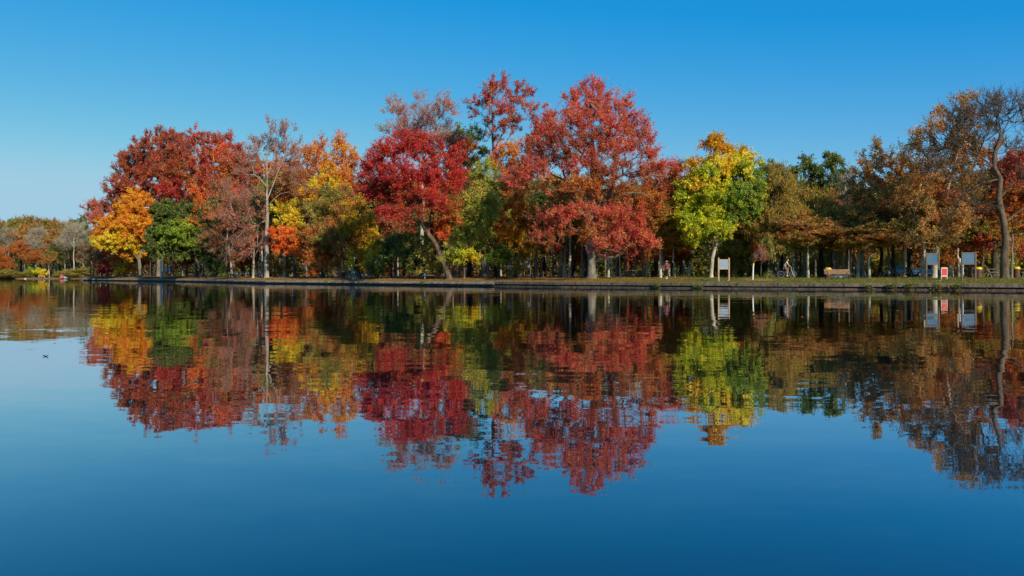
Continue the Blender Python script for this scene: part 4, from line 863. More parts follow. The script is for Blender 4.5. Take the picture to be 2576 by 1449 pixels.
# the end of the wood, seen as one mass between the last trunks
def far_wood():
    rng = np.random.default_rng(9); N = 270000
    pal = [PAL['darkbrown'], PAL['deep'], PAL['olive'], PAL['deep'], PAL['rust'], PAL['darkbrown']]; flat_ = [np.array(p_[:4]) for p_ in pal]
    xs = rng.uniform(-20, 2700, N); d = np.interp(xs, SHX, SHD); d[xs < 209] = 275
    d += np.where(xs > 209, 135, 72)+rng.uniform(0, 26, N); X = (xs-1288)/FD*d
    clump = (np.sin(X*.21)+np.sin(X*.083+2)+.6*np.sin(X*.47)+3.2)/5.8
    h = 15*(.72+.38*clump); z = .6+h*rng.random(N)**.95
    C = np.stack([X, d, z], 1); k = ((X*.045+z*.06+rng.normal(0, .55, N)) % 6).astype(int); tint = np.array(flat_)[k, rng.integers(4, size=N)]*rng.uniform(.55, 1.0, (N, 1))
    nn = unit(rng.normal(size=C.shape)+np.array([.2, -.3, .5])); t1, t2 = frames(nn); a = rng.uniform(0, 6.28, N)[:, None]; x = t1*np.cos(a)+t2*np.sin(a); y = np.cross(nn, x); s = rng.uniform(.2, .48, N)[:, None]
    V = np.stack([C-x*s, C+y*s*.7, C+x*s, C-y*s*.7], 1).reshape(-1, 3)
    o = npmesh('far_wood', V, np.arange(len(V)).reshape(-1, 4), [LEAF], tint=np.clip(tint*.9, 0, .9))
    tag(o, 'dense far edge of the wood closing the view between the trunks', 'wood', kind='stuff')
far_wood()

# ------------------------------------------------------------------ park furniture
M = {
    'wood': simple('bench_slats', (.30, .155, .07), .6, var=.3, scale=9), 'iron': simple('black_iron', (.02, .02, .02), .5, metal=.3),
    'post': simple('new_timber', (.50, .33, .20), .75, var=.25, scale=7), 'oldpost': simple('old_timber', (.17, .125, .09), .8, var=.35, scale=7),
    'board': simple('white_board', (.24, .30, .38), .15, var=.04, scale=2, spec=.6), 'white': simple('white_paint', (.78, .78, .76), .5, var=.06),
    'yellow': simple('yellow_plastic', (.85, .60, .02), .45, var=.05), 'bin': simple('brown_bin', (.13, .06, .035), .7), 'table': simple('grey_planks', (.26, .20, .14), .8, var=.35, scale=8),
    'steel': simple('galvanised_steel', (.62, .64, .65), .4, metal=.4, var=.1), 'red': simple('red_panel', (.72, .04, .05), .5, var=.06), 'cream': simple('cream_frame', (.76, .66, .48), .7, var=.1),
    'green': simple('green_roof', (.12, .26, .16), .7, var=.2), 'cedar': simple('cedar_posts', (.50, .23, .10), .7), 'peach': simple('peach_roof', (.60, .36, .26), .8), 'brick': simple('brick_wall', (.42, .14, .08), .9, var=.3, scale=12),
    'shadedboard': simple('shaded_board', (.075, .145, .225), .2, var=.06, scale=2, spec=.6),  # board panel again, its colour darkened and blued to stand for tree shade
    'skin': simple('skin', (.60, .30, .20), .55, var=.05, spec=.4), 'shirt': simple('white_shirt', (.66, .76, .74), .85, var=.05), 'khaki': simple('khaki_cloth', (.16, .12, .085), .9), 'black': simple('dark_cloth', (.022, .018, .022), .9),
    'rubber': simple('rubber', (.02, .02, .02), .7), 'lime': simple('lime_cloth', (.32, .62, .03), .85, var=.08), 'denim': simple('blue_cloth', (.03, .13, .33), .85), 'maroon': simple('maroon_cloth', (.20, .055, .05), .9),
    'teal': simple('teal_cloth', (.01, .15, .16), .9), 'hat': simple('grey_hat', (.20, .19, .23), .9), 'cap': simple('red_cap', (.75, .03, .06), .7), 'hair': simple('hair', (.03, .02, .015), .8), 'bluef': simple('light_blue_paint', (.30, .62, .80), .3, metal=.1, var=.05),
    'glass': simple('dark_glass', (.02, .025, .03), .08, var=.1, spec=.9), 'carblue': simple('blue_car_paint', (.03, .09, .26), .25, metal=.2, var=.05, spec=.7), 'carsilver': simple('silver_car_paint', (.36, .40, .44), .45, metal=.1, var=.05, spec=.7), 'cardark': simple('dark_car_paint', (.03, .035, .05), .25, metal=.2, var=.05, spec=.7),
    'mulch': simple('mulch', (.28, .13, .07), .95, var=.5, scale=14, bump=.5), 'pink': simple('pink_cloth', (.55, .16, .18), .8), 'orangep': simple('orange_plastic', (.85, .25, .04), .5), 'stone': simple('stone', (.50, .46, .38), .9, var=.3, scale=3, bump=.4),
}
def bench(xd, t, label, rz=0):
    o = thing('park_bench', label, 'bench', at(xd, t), rz); w = 2.15
    mb = MB()
    for i in range(5): mb.box((0, -.24+.115*i, .44), (w, .09, .035), bev=.006)
    mb.build('seat', M['wood'], o)
    mb = MB()
    for i in range(4): mb.box((0, .27+.035*i, .53+.098*i), (w, .03, .082), rx=-.33, bev=.006)
    b = mb.build('backrest', M['wood'], o); pl = MB(); pl.box((.08, .33, .80), (.26, .012, .06), rx=-.33); pl.build('plaque', M['iron'], b)
    for s in (-1, 1):
        x = s*(w/2-.12)
        MB().path([(x, -.24, .42), (x, -.30, .22), (x, -.36, .0)], .025).build('leg', M['iron'], o)
        MB().path([(x, .26, .42), (x, .30, .22), (x, .40, .0)], .025).build('leg', M['iron'], o)
        MB().path([(x, -.26, .44), (x, .24, .42), (x, .33, .62), (x, .40, .88)], .022).build('side_frame', M['iron'], o)
        MB().path([(x, -.24, .44), (x, -.27, .60), (x, -.22, .66), (x, .33, .67)], .022).build('armrest', M['iron'], o)
    return o
bench(2108, 6.6, 'brown slatted park bench with black iron legs facing the lake on the lawn', -.12)
def notice(xd, t, label, H, W, bh, bot, mat, mp, pr=.065, rz=0, name='notice_board'):
    """two round-topped posts with a framed board between"""
    o = thing(name, label, 'notice board', at(xd, t), rz)
    for s in (-1, 1):
        mb = MB(); mb.lathe([(pr, -.2), (pr, H-.09), (pr*.82, H-.08), (pr*.82, H-.06), (pr, H-.05), (pr*.8, H-.01), (.0, H)], (s*(W/2+pr), 0, 0), n=12); mb.build('post', mp, o)
    mb = MB(); mb.box((0, 0, bot+bh+.05), (W-.006, .09, .1), bev=.01); mb.build('top_rail', mp, o)
    mb = MB(); mb.box((0, 0, bot-.05), (W-.006, .09, .1), bev=.01); mb.build('bottom_rail', mp, o)
    mb = MB(); mb.box((0, -.01, bot+bh/2), (W-.01, .04, bh-.006)); mb.build('panel', mat, o)
    return o
notice(1820.5, 2.8, 'light timber notice board with a blank white panel, the one standing in the sun', 2.05, .80, .68, 1.12, M['board'], M['post'], .075, .12)
notice(2345.5, 6.5, 'dark timber notice board with panel painted in bluish shade, left of the two in the shade', 2.28, .84, .78, 1.32, M['shadedboard'], M['oldpost'], .075, -.06)
notice(2436.5, 5.0, 'dark timber notice board with a panel painted in bluish shade, nearest to the right edge', 2.3, .88, .78, 1.36, M['shadedboard'], M['oldpost'], .08, -.06)
notice(2375, 7.5, 'small red board in a cream frame between the two dark notice boards', .98, .40, .58, .30, M['red'], M['cream'], .035, -.05)
notice(417.8, 1.6, 'small board with pale blue panel, left of the pair by the street lamp', 2.35, .38, .78, 1.35, M['board'], M['post'], .055)
notice(426.5, 1.6, 'small board with pale blue panel, right of the pair by the street lamp', 2.35, .38, .78, 1.35, M['board'], M['oldpost'], .055)
notice(1327, 12, 'white board between two posts in the shade right of the red-capped person', 1.95, .60, .62, 1.15, M['board'], M['oldpost'], .05)
def bin_(xd, t, label, rad=.27):
    o = thing('litter_bin', label, 'bin', at(xd, t), 0, 'litter bins with yellow lids')
    MB().lathe([(rad*.9, -.05), (rad*.98, .05), (rad, .74)], n=18).build('drum', M['bin'], o)
    MB().lathe([(rad*1.1, .742), (rad*1.13, .80), (rad*1.0, .90), (rad*.72, .95), (rad*.70, .90), (0, .89)], n=18).build('lid', M['yellow'], o)
for a in ((1608.5, 15, 'brown bin with yellow lid alone on the lawn between trunks left of the walker'), (2083, 11, 'bin with a yellow lid behind the left end of the park bench'),
          (2461, 12, 'brown bin with a yellow lid right of the last notice board'), (2557, 16, 'brown bin with a yellow lid at the right edge of the picture'), (863, 10, 'brown bin with a yellow lid beside the person in the lime shirt'),
          (562, 20, 'bin with a yellow lid left of the left picnic tables'), (1642, 34, 'far bin with a yellow lid left of the pale trunk by the walker'), (1338, 22, 'bin with a yellow lid under the picnic table by the small white board')): bin_(*a)
def picnic(xd, t, label, rz=0, w=1.85, m='table', leg='steel', s=1):
    o = thing('picnic_table', label, 'picnic table', at(xd, t), rz, 'picnic tables under the trees'); o.scale = (s, s, s)
    mb = MB()
    for i in range(5): mb.box((0, -.32+.16*i, .75), (w, .15, .04), bev=.005)
    mb.build('tabletop', M[m], o)
    for sg in (-1, 1):
        mb = MB()
        for i in range(2): mb.box((0, sg*(.62+.14*i), .45), (w, .13, .04), bev=.005)
        mb.build('seat', M[m], o)
    for sg in (-1, 1):
        x = sg*(w/2-.28); mb = MB()
        mb.path([(x, -.76, 0), (x, -.22, .72)], .03).path([(x, .76, 0), (x, .22, .72)], .03).path([(x, -.78, .42), (x, .78, .42)], .025).path([(x, -.70, .02), (x, .70, .02)], .022)
        mb.build('leg_frame', M[leg], o)
    return o
for a in ((610, 17, 'picnic table left of the dark twisted tree by the sycamores', .1), (590, 14, 'brown picnic table left of the sycamores, nearest to the water there', .0), (652, 18, 'picnic table between the dark twisted tree and the tall sycamore', .0),
          (1083, 4.5, 'grey picnic table in deep shade under the crimson maple', .1), (1352, 17, 'picnic table in the shade right of the small hanging white board', .1), (1160, 24, 'picnic table behind the green sapling', .0), (2233, 22, 'small picnic table seen end-on, with white legs, right of the parked cars', 1.4),
          (2268, 20, 'long sunlit picnic table with white legs behind the lawn', .0), (2307, 22, 'dark picnic table left of the shaded notice boards', .0), (2497, 20, 'picnic table left of the big leafless tree', .1),
          (1588, 30, 'far picnic table left of the yellow-lidded bin', .2), (1640, 36, 'far picnic table right of the yellow-lidded bin', .1), (545, 22, 'picnic table right of the leaning oak', .1), (322, 8, 'dark picnic table left of the orange-yellow maple trunk', .0), (2566, 24, 'picnic table at the right edge behind the big leafless tree', 0)): picnic(*a)
picnic(903, 3.6, 'picnic table with a blue cloth where the person in the lime shirt sits', 0.05, 1.7, 'denim')
# street lamp
p = at(406, 2.2); o = thing('street_lamp', 'tall white street lamp with its head reaching left above the orange-yellow maple', 'street lamp', p)
hl = (HZ-528)/FD*p.y+HC-p.z
MB().lathe([(.28, -.1), (.28, .12), (.16, .35)], n=14).build('base', M['stone'], o)
MB().rod((0, 0, .2), (0, 0, hl), .17, .10, n=14).build('pole', M['white'], o)
MB().path([(0, 0, hl-.05), (-.5, 0, hl+.3), (-1.9, 0, hl+.42)], .07).build('arm', M['white'], o)
mb = MB(); mb.box((-2.6, 0, hl+.45), (1.5, .5, .2), bev=.08); h = mb.build('lamp_head', M['steel'], o)
mb = MB(); mb.box((-2.7, 0, hl+.33), (1.0, .36, .05)); mb.build('lens', M['glass'], h)
# marker post, sapling and its mulch
o = thing('marker_post', 'thin white marker post with a yellow tip on the lawn beside the red-leaved sapling', 'post', at(1894.5, 3.6)); 
MB().box((0, 0, .62), (.085, .05, 1.44), ry=.03).build('shaft', M['white'], o); MB().box((.043, 0, 1.42), (.105, .065, .17), ry=.03).build('tip', M['yellow'], o)
mb = MB(); mb.lathe([(1.25, -.02), (1.15, .05), (.6, .10), (0, .12)], n=26); o = mb.build('mulch_ring', M['mulch'])
o.location = at(1906, 4.4); o.scale = (1.3, .7, 1); tag(o, 'ring of reddish mulch round the sapling by the white marker post', 'mulch bed')
T('sapling', 'thin young tree with dark red twigs in a mulch ring on the lawn', 'tree', 5.2, 1914, [[(1914, 690), (1915, 665), (1914, 645)], [(1915, 672), (1906, 655)], [(1915, 670), (1925, 652)]],
  [(1914, 640, 16, 14, 'mauve', 1.2), (1905, 652, 14, 10, 'mauve', 1), (1926, 652, 12, 10, 'mauve', 1)], 'grey', 91, R=.045, per=4, sub=5, tw=.4, leaf=.08, up=.6, bare=True, twigs=.008, dens=3)
T('small_plant', 'small green plant in the mulch right of the red sapling', 'plant', 4.5, 1932, [[(1932, 692), (1932, 690)]], [(1932, 694, 6, 6, 'green', 8), (1937, 691, 4, 5, 'green', 8)], 'dark', 92, R=.01, per=8, sub=3, tw=.15, leaf=.07, up=.8)
T('small_plant', 'small green plant at the foot of the white marker post', 'plant', 4.0, 1900, [[(1900, 695), (1900, 694)]], [(1900, 697, 3, 3, 'green', 14)], 'dark', 93, R=.01, per=8, sub=3, tw=.12, leaf=.06, up=.8)
# life ring stand
p = at(2420.5, 8); o = thing('life_ring_stand', 'narrow pale blue life ring stand just left of the last notice board', 'safety stand', p)
MB().box((0, 0, .85), (.20, .10, 1.10), bev=.03).build('case', M['bluef'], o); MB().torus((-.10, -.07, 1.55), .15, .05).build('ring', M['white'], o); MB().box((0, -.053, 1.0), (.19, .012, .12)).build('stripe', M['red'], o)
MB().rod((0, .0, -.1), (0, .0, .305), .04).build('post', M['oldpost'], o)
# green-roofed shelter
p = at(1762, 180); k = p.y/FD; w = 31*k; o = thing('park_shelter', 'small open shelter with a green hipped roof and orange posts far behind the lawn', 'shelter', p, .2)
top = (HZ-675.5)*k+HC-p.z; ev = (HZ-683.5)*k+HC-p.z
mb = MB(); b = bmesh.new(); A = [b.verts.new((x*w/2*1.12, y*w/2*1.12, ev)) for x, y in ((-1, -1), (1, -1), (1, 1), (-1, 1))]; B = [b.verts.new((x*w/2*1.12, y*w/2*1.12, ev+.12)) for x, y in ((-1, -1), (1, -1), (1, 1), (-1, 1))]; c = b.verts.new((0, 0, top+.25))
b.faces.new(A[::-1])
for i in range(4): b.faces.new((A[i], A[(i+1) % 4], B[(i+1) % 4], B[i])); b.faces.new((B[i], B[(i+1) % 4], c))
mb.add(b); mb.build('roof', M['green'], o)
for x in (-1, 1):
    for y in (-1, 1): MB().box((x*w/2*.95, y*w/2*.95, ev/2-.1), (.2, .2, ev+.19)).build('post', M['cedar'], o)
mb = MB(); mb.box((0, w/2*.9, .45), (w*.8, .1, .9)); mb.build('rail', M['cedar'], o)
# hut
p = at(864, 120); k = p.y/FD; w = 30*k; o = thing('park_hut', 'small hut with a peach roof edge and white trimmed wall behind the lime-shirted person', 'building', p)
hh = (HZ-682)*k+HC-p.z; MB().box((0, 2, hh/2-.2), (w, 4, hh+.4)).build('wall', M['brick'], o); 
mb = MB(); mb.prism([(-w/2-.5, hh), (w/2+.5, hh), (w/2+.1, hh+1.0), (-w/2-.1, hh+1.0)], -.5, 4.5); mb.build('roof', M['peach'], o)
for x in (-.44, .44): MB().box((x*w, -.06, hh/2-.1), (w*.07, .1, hh-.1)).build('corner_trim', M['white'], o)
MB().box((0, -.06, hh-.22), (w*.8, .1, .3)).build('fascia', M['white'], o); MB().box((0, -.04, hh*.36), (w*.28, .06, hh*.72)).build('door', M['white'], o)
# parked cars
def car(xd, t, label, paint, rz, suv=False):
    o = thing('parked_car', label, 'car', at(xd, t), rz, 'cars parked beyond the wood'); h = 1.68 if suv else 1.44; o.scale = (1.12,)*3
    mb = MB(); mb.prism([(-2.2, .32), (2.2, .32), (2.25, .6), (2.1, .82), (1.1, .95), (-2.0, 1.0), (-2.25, .85), (-2.25, .5)], -.86, .86); mb.build('body', paint, o)
    mb = MB(); b = bmesh.new(); lo_ = [(-1.9 if suv else -1.6, .98), (1.05, .95)]; hi = [(-1.7 if suv else -1.0, h-.04), (.35, h-.04)]
    vs = [b.verts.new((x, y*(.80 if z < 1.1 else .66), z)) for y in (-1, 1) for x, z in (lo_[0], lo_[1], hi[1], hi[0])]
    for f in ((0, 1, 2, 3), (7, 6, 5, 4), (0, 4, 5, 1), (1, 5, 6, 2), (2, 6, 7, 3), (3, 7, 4, 0)): b.faces.new([vs[i] for i in f])
    mb.add(b); mb.build('windows', M['glass'], o)
    mb = MB(); mb.box(((hi[0][0]+hi[1][0])/2, 0, h), (hi[1][0]-hi[0][0]+.1, 1.38, .08), bev=.03); mb.build('car_roof', paint, o)
    for x in (-1.35, 1.35):
        for y in (-.82, .82):
            wh = MB(); wh.torus((x, y, .32), .23, .10, 'Y', 20, 8); wq = wh.build('wheel', M['rubber'], o); r_ = MB(); r_.rod((x, y-.07, .32), (x, y+.07, .32), .17, n=16); r_.build('rim', M['steel'], wq)
    for y in (-.6, .6): MB().box((2.2, y, .68), (.08, .3, .12), bev=.02).build('headlight', M['white'], o)
for a in ((2194, 62, 'dark blue car parked behind the slim cream trunk right of the bench', M['carblue'], .2), (2226, 68, 'silver car parked farther back, left of the small picnic table', M['carsilver'], 2.9, True), (2262, 66, 'white-silver car seen under the long picnic table', M['carsilver'], .1),
          (2337, 62, 'blue car seen between the legs of the left dark notice board', M['carblue'], 3.0), (2208, 56, 'black car parked in front of the silver one', M['cardark'], .1)): car(*a)
for xd, t, lab, m_ in ((1714, 22, 'small orange cone on the grass right of the walker', 'orangep'), (1722, 22, 'small white cone on the grass beside the orange one', 'white')):
    o = MB().lathe([(.16, 0), (.16, .03), (.11, .035), (.03, .36), (0, .37)], n=14).build('traffic_cone', M[m_]); o.location = at(xd, t); tag(o, lab, 'cone')
mb = MB(); bb = bmesh.new(); bmesh.ops.create_icosphere(bb, subdivisions=3, radius=.5)
for v in bb.verts: v.co *= 1+.14*math.sin(v.co.x*9+v.co.y*5)+.1*math.sin(v.co.z*11)
mb.add(bb); o = mb.build('boulder', M['stone'], smooth=True); o.location = at(2110, 13); o.scale = (2.2, 1.1, .55); tag(o, 'low pale boulder on the grass behind the park bench', 'rock')

# ------------------------------------------------------------------ people
def skin_bm(pts, edges, root):
    """bones with radii grown into one continuous skin; returns a bmesh"""
    me = bpy.data.meshes.new('b'); ks = list(pts); me.from_pydata([pts[k][:3] for k in ks], [(ks.index(a), ks.index(b)) for a, b in edges], [])
    o = bpy.data.objects.new('b', me); COL.objects.link(o); sk = o.modifiers.new('s', 'SKIN'); sk.use_smooth_shade = True
    for i, k in enumerate(ks):
        d = me.skin_vertices[0].data[i]; r = pts[k][3]; d.radius = (r, pts[k][4] if len(pts[k]) > 4 else r); d.use_root = (k == root)
    sb = o.modifiers.new('u', 'SUBSURF'); sb.levels = 1; sb.render_levels = 1
    dg = bpy.context.evaluated_depsgraph_get(); dg.update(); m2 = bpy.data.meshes.new_from_object(o.evaluated_get(dg)); bm = bmesh.new(); bm.from_mesh(m2)
    bpy.data.objects.remove(o); bpy.data.meshes.remove(m2); bpy.data.meshes.remove(me); return bm
def finish(bms, name, mat, parent):
    mb = MB()
    for b in bms: mb.add(b)
    return mb.build(name, mat, parent, smooth=True)
def head_bm(c, yaw, tilt=0, s=1.0):
    """a head looking along +x before yaw: skull, brow, nose, mouth, chin, ears"""
    b = bmesh.new(); bmesh.ops.create_uvsphere(b, u_segments=24, v_segments=18, radius=.1)
    for v in b.verts:
        x, y, z = v.co; v.co.x = x*1.02; v.co.y = y*.78; v.co.z = z*1.2
        if z < -.02: v.co.x = v.co.x*(1+z*2.6)+.012; v.co.y *= 1+z*2.8
        if x > .06 and abs(y) < .016 and -.03 < z < .015: v.co.x += .024*(1-abs(z+.012)/.03)
        if x > .06 and .01 < abs(y) < .045 and .005 < z < .03: v.co.x -= .010
        if x > .05 and abs(y) < .03 and -.062 < z < -.048: v.co.x -= .006
    for s_ in (-1, 1):
        e = bmesh.new(); bmesh.ops.create_uvsphere(e, u_segments=10, v_segments=8, radius=.028); bmesh.ops.scale(e, vec=(.75, .35, 1.1), verts=e.verts); bmesh.ops.translate(e, vec=(-.005, s_*.080, -.005), verts=e.verts)
        me = bpy.data.meshes.new('t'); e.to_mesh(me); e.free(); b.from_mesh(me); bpy.data.meshes.remove(me)
    bmesh.ops.transform(b, matrix=Matrix.Translation(c) @ Matrix.Rotation(yaw, 4, 'Z') @ Matrix.Rotation(tilt, 4, 'Y') @ Matrix.Scale(s, 4), verts=b.verts); return b
def hand_bms(w, d, side, out):
    """palm, five curled fingers; w wrist, d pointing direction, out palm facing"""
    w = Vector(w); d = Vector(d).normalized(); out = Vector(out).normalized(); sd_ = d.cross(out).normalized()*side; res = []
    k = w+d*.05; e = w+d*.095
    res.append(skin_bm({'a': (*w, .024, .02), 'b': (*k, .036, .018), 'c': (*e, .038, .014)}, [('a', 'b'), ('b', 'c')], 'a'))
    for i, L in enumerate((.065, .075, .07, .055)):
        a = w+d*.085+sd_*(.027-.018*i); p1 = a+d*L*.5+out*.008; p2 = p1+d*L*.25+out*L*.35; p3 = p2+out*L*.3-d*L*.1
        res.append(skin_bm({'a': (*a, .009), 'b': (*p1, .009), 'c': (*p2, .0085), 'd': (*p3, .007)}, [('a', 'b'), ('b', 'c'), ('c', 'd')], 'a'))
    a = w+d*.035+sd_*.03; p1 = a+sd_*.03+d*.02+out*.01; p2 = p1+d*.03+out*.015
    res.append(skin_bm({'a': (*a, .011), 'b': (*p1, .010), 'c': (*p2, .008)}, [('a', 'b'), ('b', 'c')], 'a')); return res
def person(loc, rz, J, label, tops, legs, sleeves, cuff, shoes, hat, yaw=0, s=1.0, hairm=None, headtilt=0):
    """J: joints (facing +x): pelvis, chest, neck, head, shoulders, elbows, wrists, hips, knees, ankles, toes"""
    o = thing('person', label, 'person', loc, rz); o.scale = (s, s, s); P_ = dict(J)
    R_ = {'pelvis': .13, 'waist': .115, 'chest': .145, 'neck': .055, 'head': .05, 'shL': .062, 'shR': .062, 'elL': .045, 'elR': .045, 'wrL': .028, 'wrR': .028, 'hiL': .09, 'hiR': .09, 'knL': .06, 'knR': .06, 'anL': .038, 'anR': .038, 'toL': .03, 'toR': .03}
    V3 = {k: (*v, R_[k]) for k, v in P_.items()}
    E = [('pelvis', 'waist'), ('waist', 'chest'), ('chest', 'neck'), ('neck', 'head')]
    for q in 'LR': E += [('chest', 'sh'+q), ('sh'+q, 'el'+q), ('el'+q, 'wr'+q), ('pelvis', 'hi'+q), ('hi'+q, 'kn'+q), ('kn'+q, 'an'+q), ('an'+q, 'to'+q)]
    hb = head_bm(Vector(P_['head'])+Vector((.01, 0, .06)), yaw, headtilt); parts = [skin_bm(V3, E, 'pelvis'), hb]
    for q, sg in (('L', 1), ('R', -1)):
        d = Vector(P_['wr'+q])-Vector(P_['el'+q]); parts += hand_bms(P_['wr'+q], d, sg, (0, -sg*.3, -1))
    finish(parts, 'body', M['skin'], o)
    def grow(ks, es, extra): return skin_bm({k: (*v[:3], v[3]+extra) if k in ks else v for k, v in ks.items()}, es, list(ks)[0])
    ks = {k: (*V3[k][:3], V3[k][3]+.018) for k in ('pelvis', 'waist', 'chest', 'shL', 'shR')}; nk = Vector(P_['neck'])*.45+Vector(P_['chest'])*.55; ks['nk'] = (*nk, .085)
    es = [('pelvis', 'waist'), ('waist', 'chest'), ('chest', 'nk'), ('chest', 'shL'), ('chest', 'shR')]
    for q in 'LR':
        a, b, c = (Vector(P_[x+q]) for x in ('sh', 'el', 'wr'))
        e = a.lerp(b, min(1, sleeves)); ks['e'+q] = (*e, .062 if sleeves < 1 else .056); es.append(('sh'+q, 'e'+q))
        if sleeves > 1: ks['f'+q] = (*b.lerp(c, sleeves-1), .042); es.append(('e'+q, 'f'+q))
    finish([skin_bm(ks, es, 'pelvis')], 'shirt', tops, o)
    ks = {'pelvis': (*P_['pelvis'], .150)}; es = []
    for q in 'LR':
        h, k_, a = (Vector(P_[x+q]) for x in ('hi', 'kn', 'an')); ks['h'+q] = (*h, .110); es.append(('pelvis', 'h'+q))
        ks['k'+q] = (*h.lerp(k_, min(1, cuff)), .085 if cuff <= 1 else .075); es.append(('h'+q, 'k'+q))
        if cuff > 1: ks['a'+q] = (*k_.lerp(a, cuff-1), .058); es.append(('k'+q, 'a'+q))
    finish([skin_bm(ks, es, 'pelvis')], 'trousers', legs, o)
    for q in 'LR':
        a, t_ = Vector(P_['an'+q]), Vector(P_['to'+q]); hl_ = a+(a-t_)*.25; hl_.z = t_.z
        finish([skin_bm({'a': (*(a+Vector((0, 0, .03))), .048), 'h': (*hl_, .045), 'm': (*(hl_.lerp(t_, .55)), .048), 't': (*t_, .04)}, [('a', 'h'), ('h', 'm'), ('m', 't')], 'h')], 'shoe', shoes, o)
    hc = Vector(P_['head'])+Vector((.01, 0, .06)); mb = MB()
    if hat == 'cap':
        mb.lathe([(.108, .02), (.105, .06), (.08, .105), (0, .128)], hc, n=20); mb.box(hc+Vector((.13*math.cos(yaw), .13*math.sin(yaw), .03)), (.10, .13, .012), rz=yaw, bev=.005); mb.build('cap', M['cap'], o, smooth=True)
    elif hat == 'brim':
        mb.lathe([(.215, .0), (.20, .02), (.112, .045), (.105, .10), (.07, .135), (0, .14)], hc, n=24); mb.build('sun_hat', M['hat'], o, smooth=True)
    else:
        mb.lathe([(.102, .0), (.104, .04), (.085, .095), (.04, .122), (0, .127)], hc+Vector((-.014, 0, 0)), n=20, M=Matrix.Rotation(-.25, 4, 'Y') @ Matrix.Diagonal((1, .82, 1, 1))); mb.build('hair', hairm or M['hair'], o, smooth=True)
    return o
# walker, coming towards us and a little to the left
J = {'pelvis': (0, 0, .95), 'waist': (.01, 0, 1.10), 'chest': (.02, 0, 1.32), 'neck': (.03, 0, 1.47), 'head': (.05, 0, 1.56), 'shL': (.02, .18, 1.38), 'shR': (.02, -.18, 1.38), 'elL': (-.10, .25, 1.13), 'elR': (.06, -.26, 1.12),
     'wrL': (.0, .26, .90), 'wrR': (.20, -.24, .94), 'hiL': (0, .09, .90), 'hiR': (0, -.09, .90), 'knL': (.17, .10, .50), 'knR': (-.02, -.10, .48), 'anL': (.24, .10, .10), 'anR': (-.20, -.10, .13), 'toL': (.41, .10, .07), 'toR': (-.05, -.10, .05)}
person(at(1677, 6.4), math.radians(-112), J, 'person walking in grey sun hat, maroon top, dark leggings and white shoes', M['maroon'], M['black'], 1.7, 1.62, M['white'], 'brim')
# person in a red cap, standing behind the shrub
J2 = dict(J); J2.update({'knL': (.02, .10, .50), 'knR': (.02, -.10, .49), 'anL': (0, .11, .09), 'anR': (.0, -.10, .09), 'toL': (.15, .12, .045), 'toR': (.15, -.12, .045), 'elL': (-.02, .26, 1.12), 'elR': (.02, -.26, 1.12), 'wrL': (.16, .20, 1.0), 'wrR': (.18, -.18, 1.02)})
person(at(1281, 8.5), math.radians(-80), J2, 'person in red cap and white shirt standing in shade left of the great maple', M['white'], M['khaki'], .9, 1.7, M['black'], 'cap')
# person seated at the blue-clothed table, back to us, turned right
J3 = {'pelvis': (0, 0, .56), 'waist': (.05, 0, .70), 'chest': (.12, 0, .93), 'neck': (.17, 0, 1.08), 'head': (.24, 0, 1.14), 'shL': (.13, .18, .99), 'shR': (.13, -.18, .99), 'elL': (.30, .26, .78), 'elR': (.30, -.25, .78), 'wrL': (.52, .16, .84), 'wrR': (.52, -.14, .84),
      'hiL': (.02, .10, .53), 'hiR': (.02, -.10, .53), 'knL': (.46, .13, .52), 'knR': (.44, -.12, .52), 'anL': (.42, .13, .10), 'anR': (.40, -.12, .10), 'toL': (.58, .14, .045), 'toR': (.56, -.12, .045)}
pl_ = at(886, 2.6); person(pl_, math.radians(50), J3, 'person in lime green shirt and blue trousers seated by the water on a stool', M['lime'], M['denim'], .6, 1.75, M['black'], 'hair')
o = thing('camp_stool', 'low blue camp stool under the person in the lime shirt', 'chair', pl_, math.radians(50)); ch = MB(); ch.box((.05, 0, .43), (.48, .56, .04), bev=.01); ch.build('seat', M['denim'], o)
for x in (-.2, .28):
    for y in (-.27, .27): MB().rod((x, y, .41), (x*1.25, y*1.1, 0), .014).build('leg', M['steel'], o)
# cyclist
pc = at(1979.5, 10.5); rzc = -.18
bk_ = thing('bicycle', 'dark bicycle with a light blue fork under the cyclist', 'bicycle', pc, rzc)
for x in (-.53, .53):
    w_ = MB().torus((x, 0, .345), .325, .022).build('tyre', M['rubber'], bk_); MB().torus((x, 0, .345), .297, .010, n=28, k=6).build('rim', M['steel'], w_)
    sp_ = MB()
    for i in range(14): sp_.rod((x, 0, .345), (x+.29*math.cos(i*.4488), 0, .345+.29*math.sin(i*.4488)), .002, n=4)
    sp_.build('spokes', M['steel'], w_)
MB().path([(-.53, 0, .345), (-.10, 0, .30), (-.20, 0, .78), (-.53, 0, .345)], .016).path([(-.10, 0, .30), (.33, 0, .74), (-.19, 0, .74)], .020).build('frame', M['iron'], bk_)
MB().path([(.53, -.05, .345), (.42, -.05, .70)], .022).path([(.53, .05, .345), (.42, .05, .70)], .022).path([(.42, -.05, .70), (.42, .05, .70)], .02).path([(.42, 0, .70), (.37, 0, .90)], .026).build('fork', M['bluef'], bk_)
MB().path([(.37, 0, .90), (.36, 0, 1.00)], .018).path([(.33, -.30, 1.02), (.38, 0, 1.00), (.33, .30, 1.02)], .015).build('handlebar', M['iron'], bk_)
MB().box((-.24, 0, .90), (.26, .15, .06), bev=.025).path([(-.20, 0, .78), (-.23, 0, .88)], .014).build('saddle', M['black'], bk_)
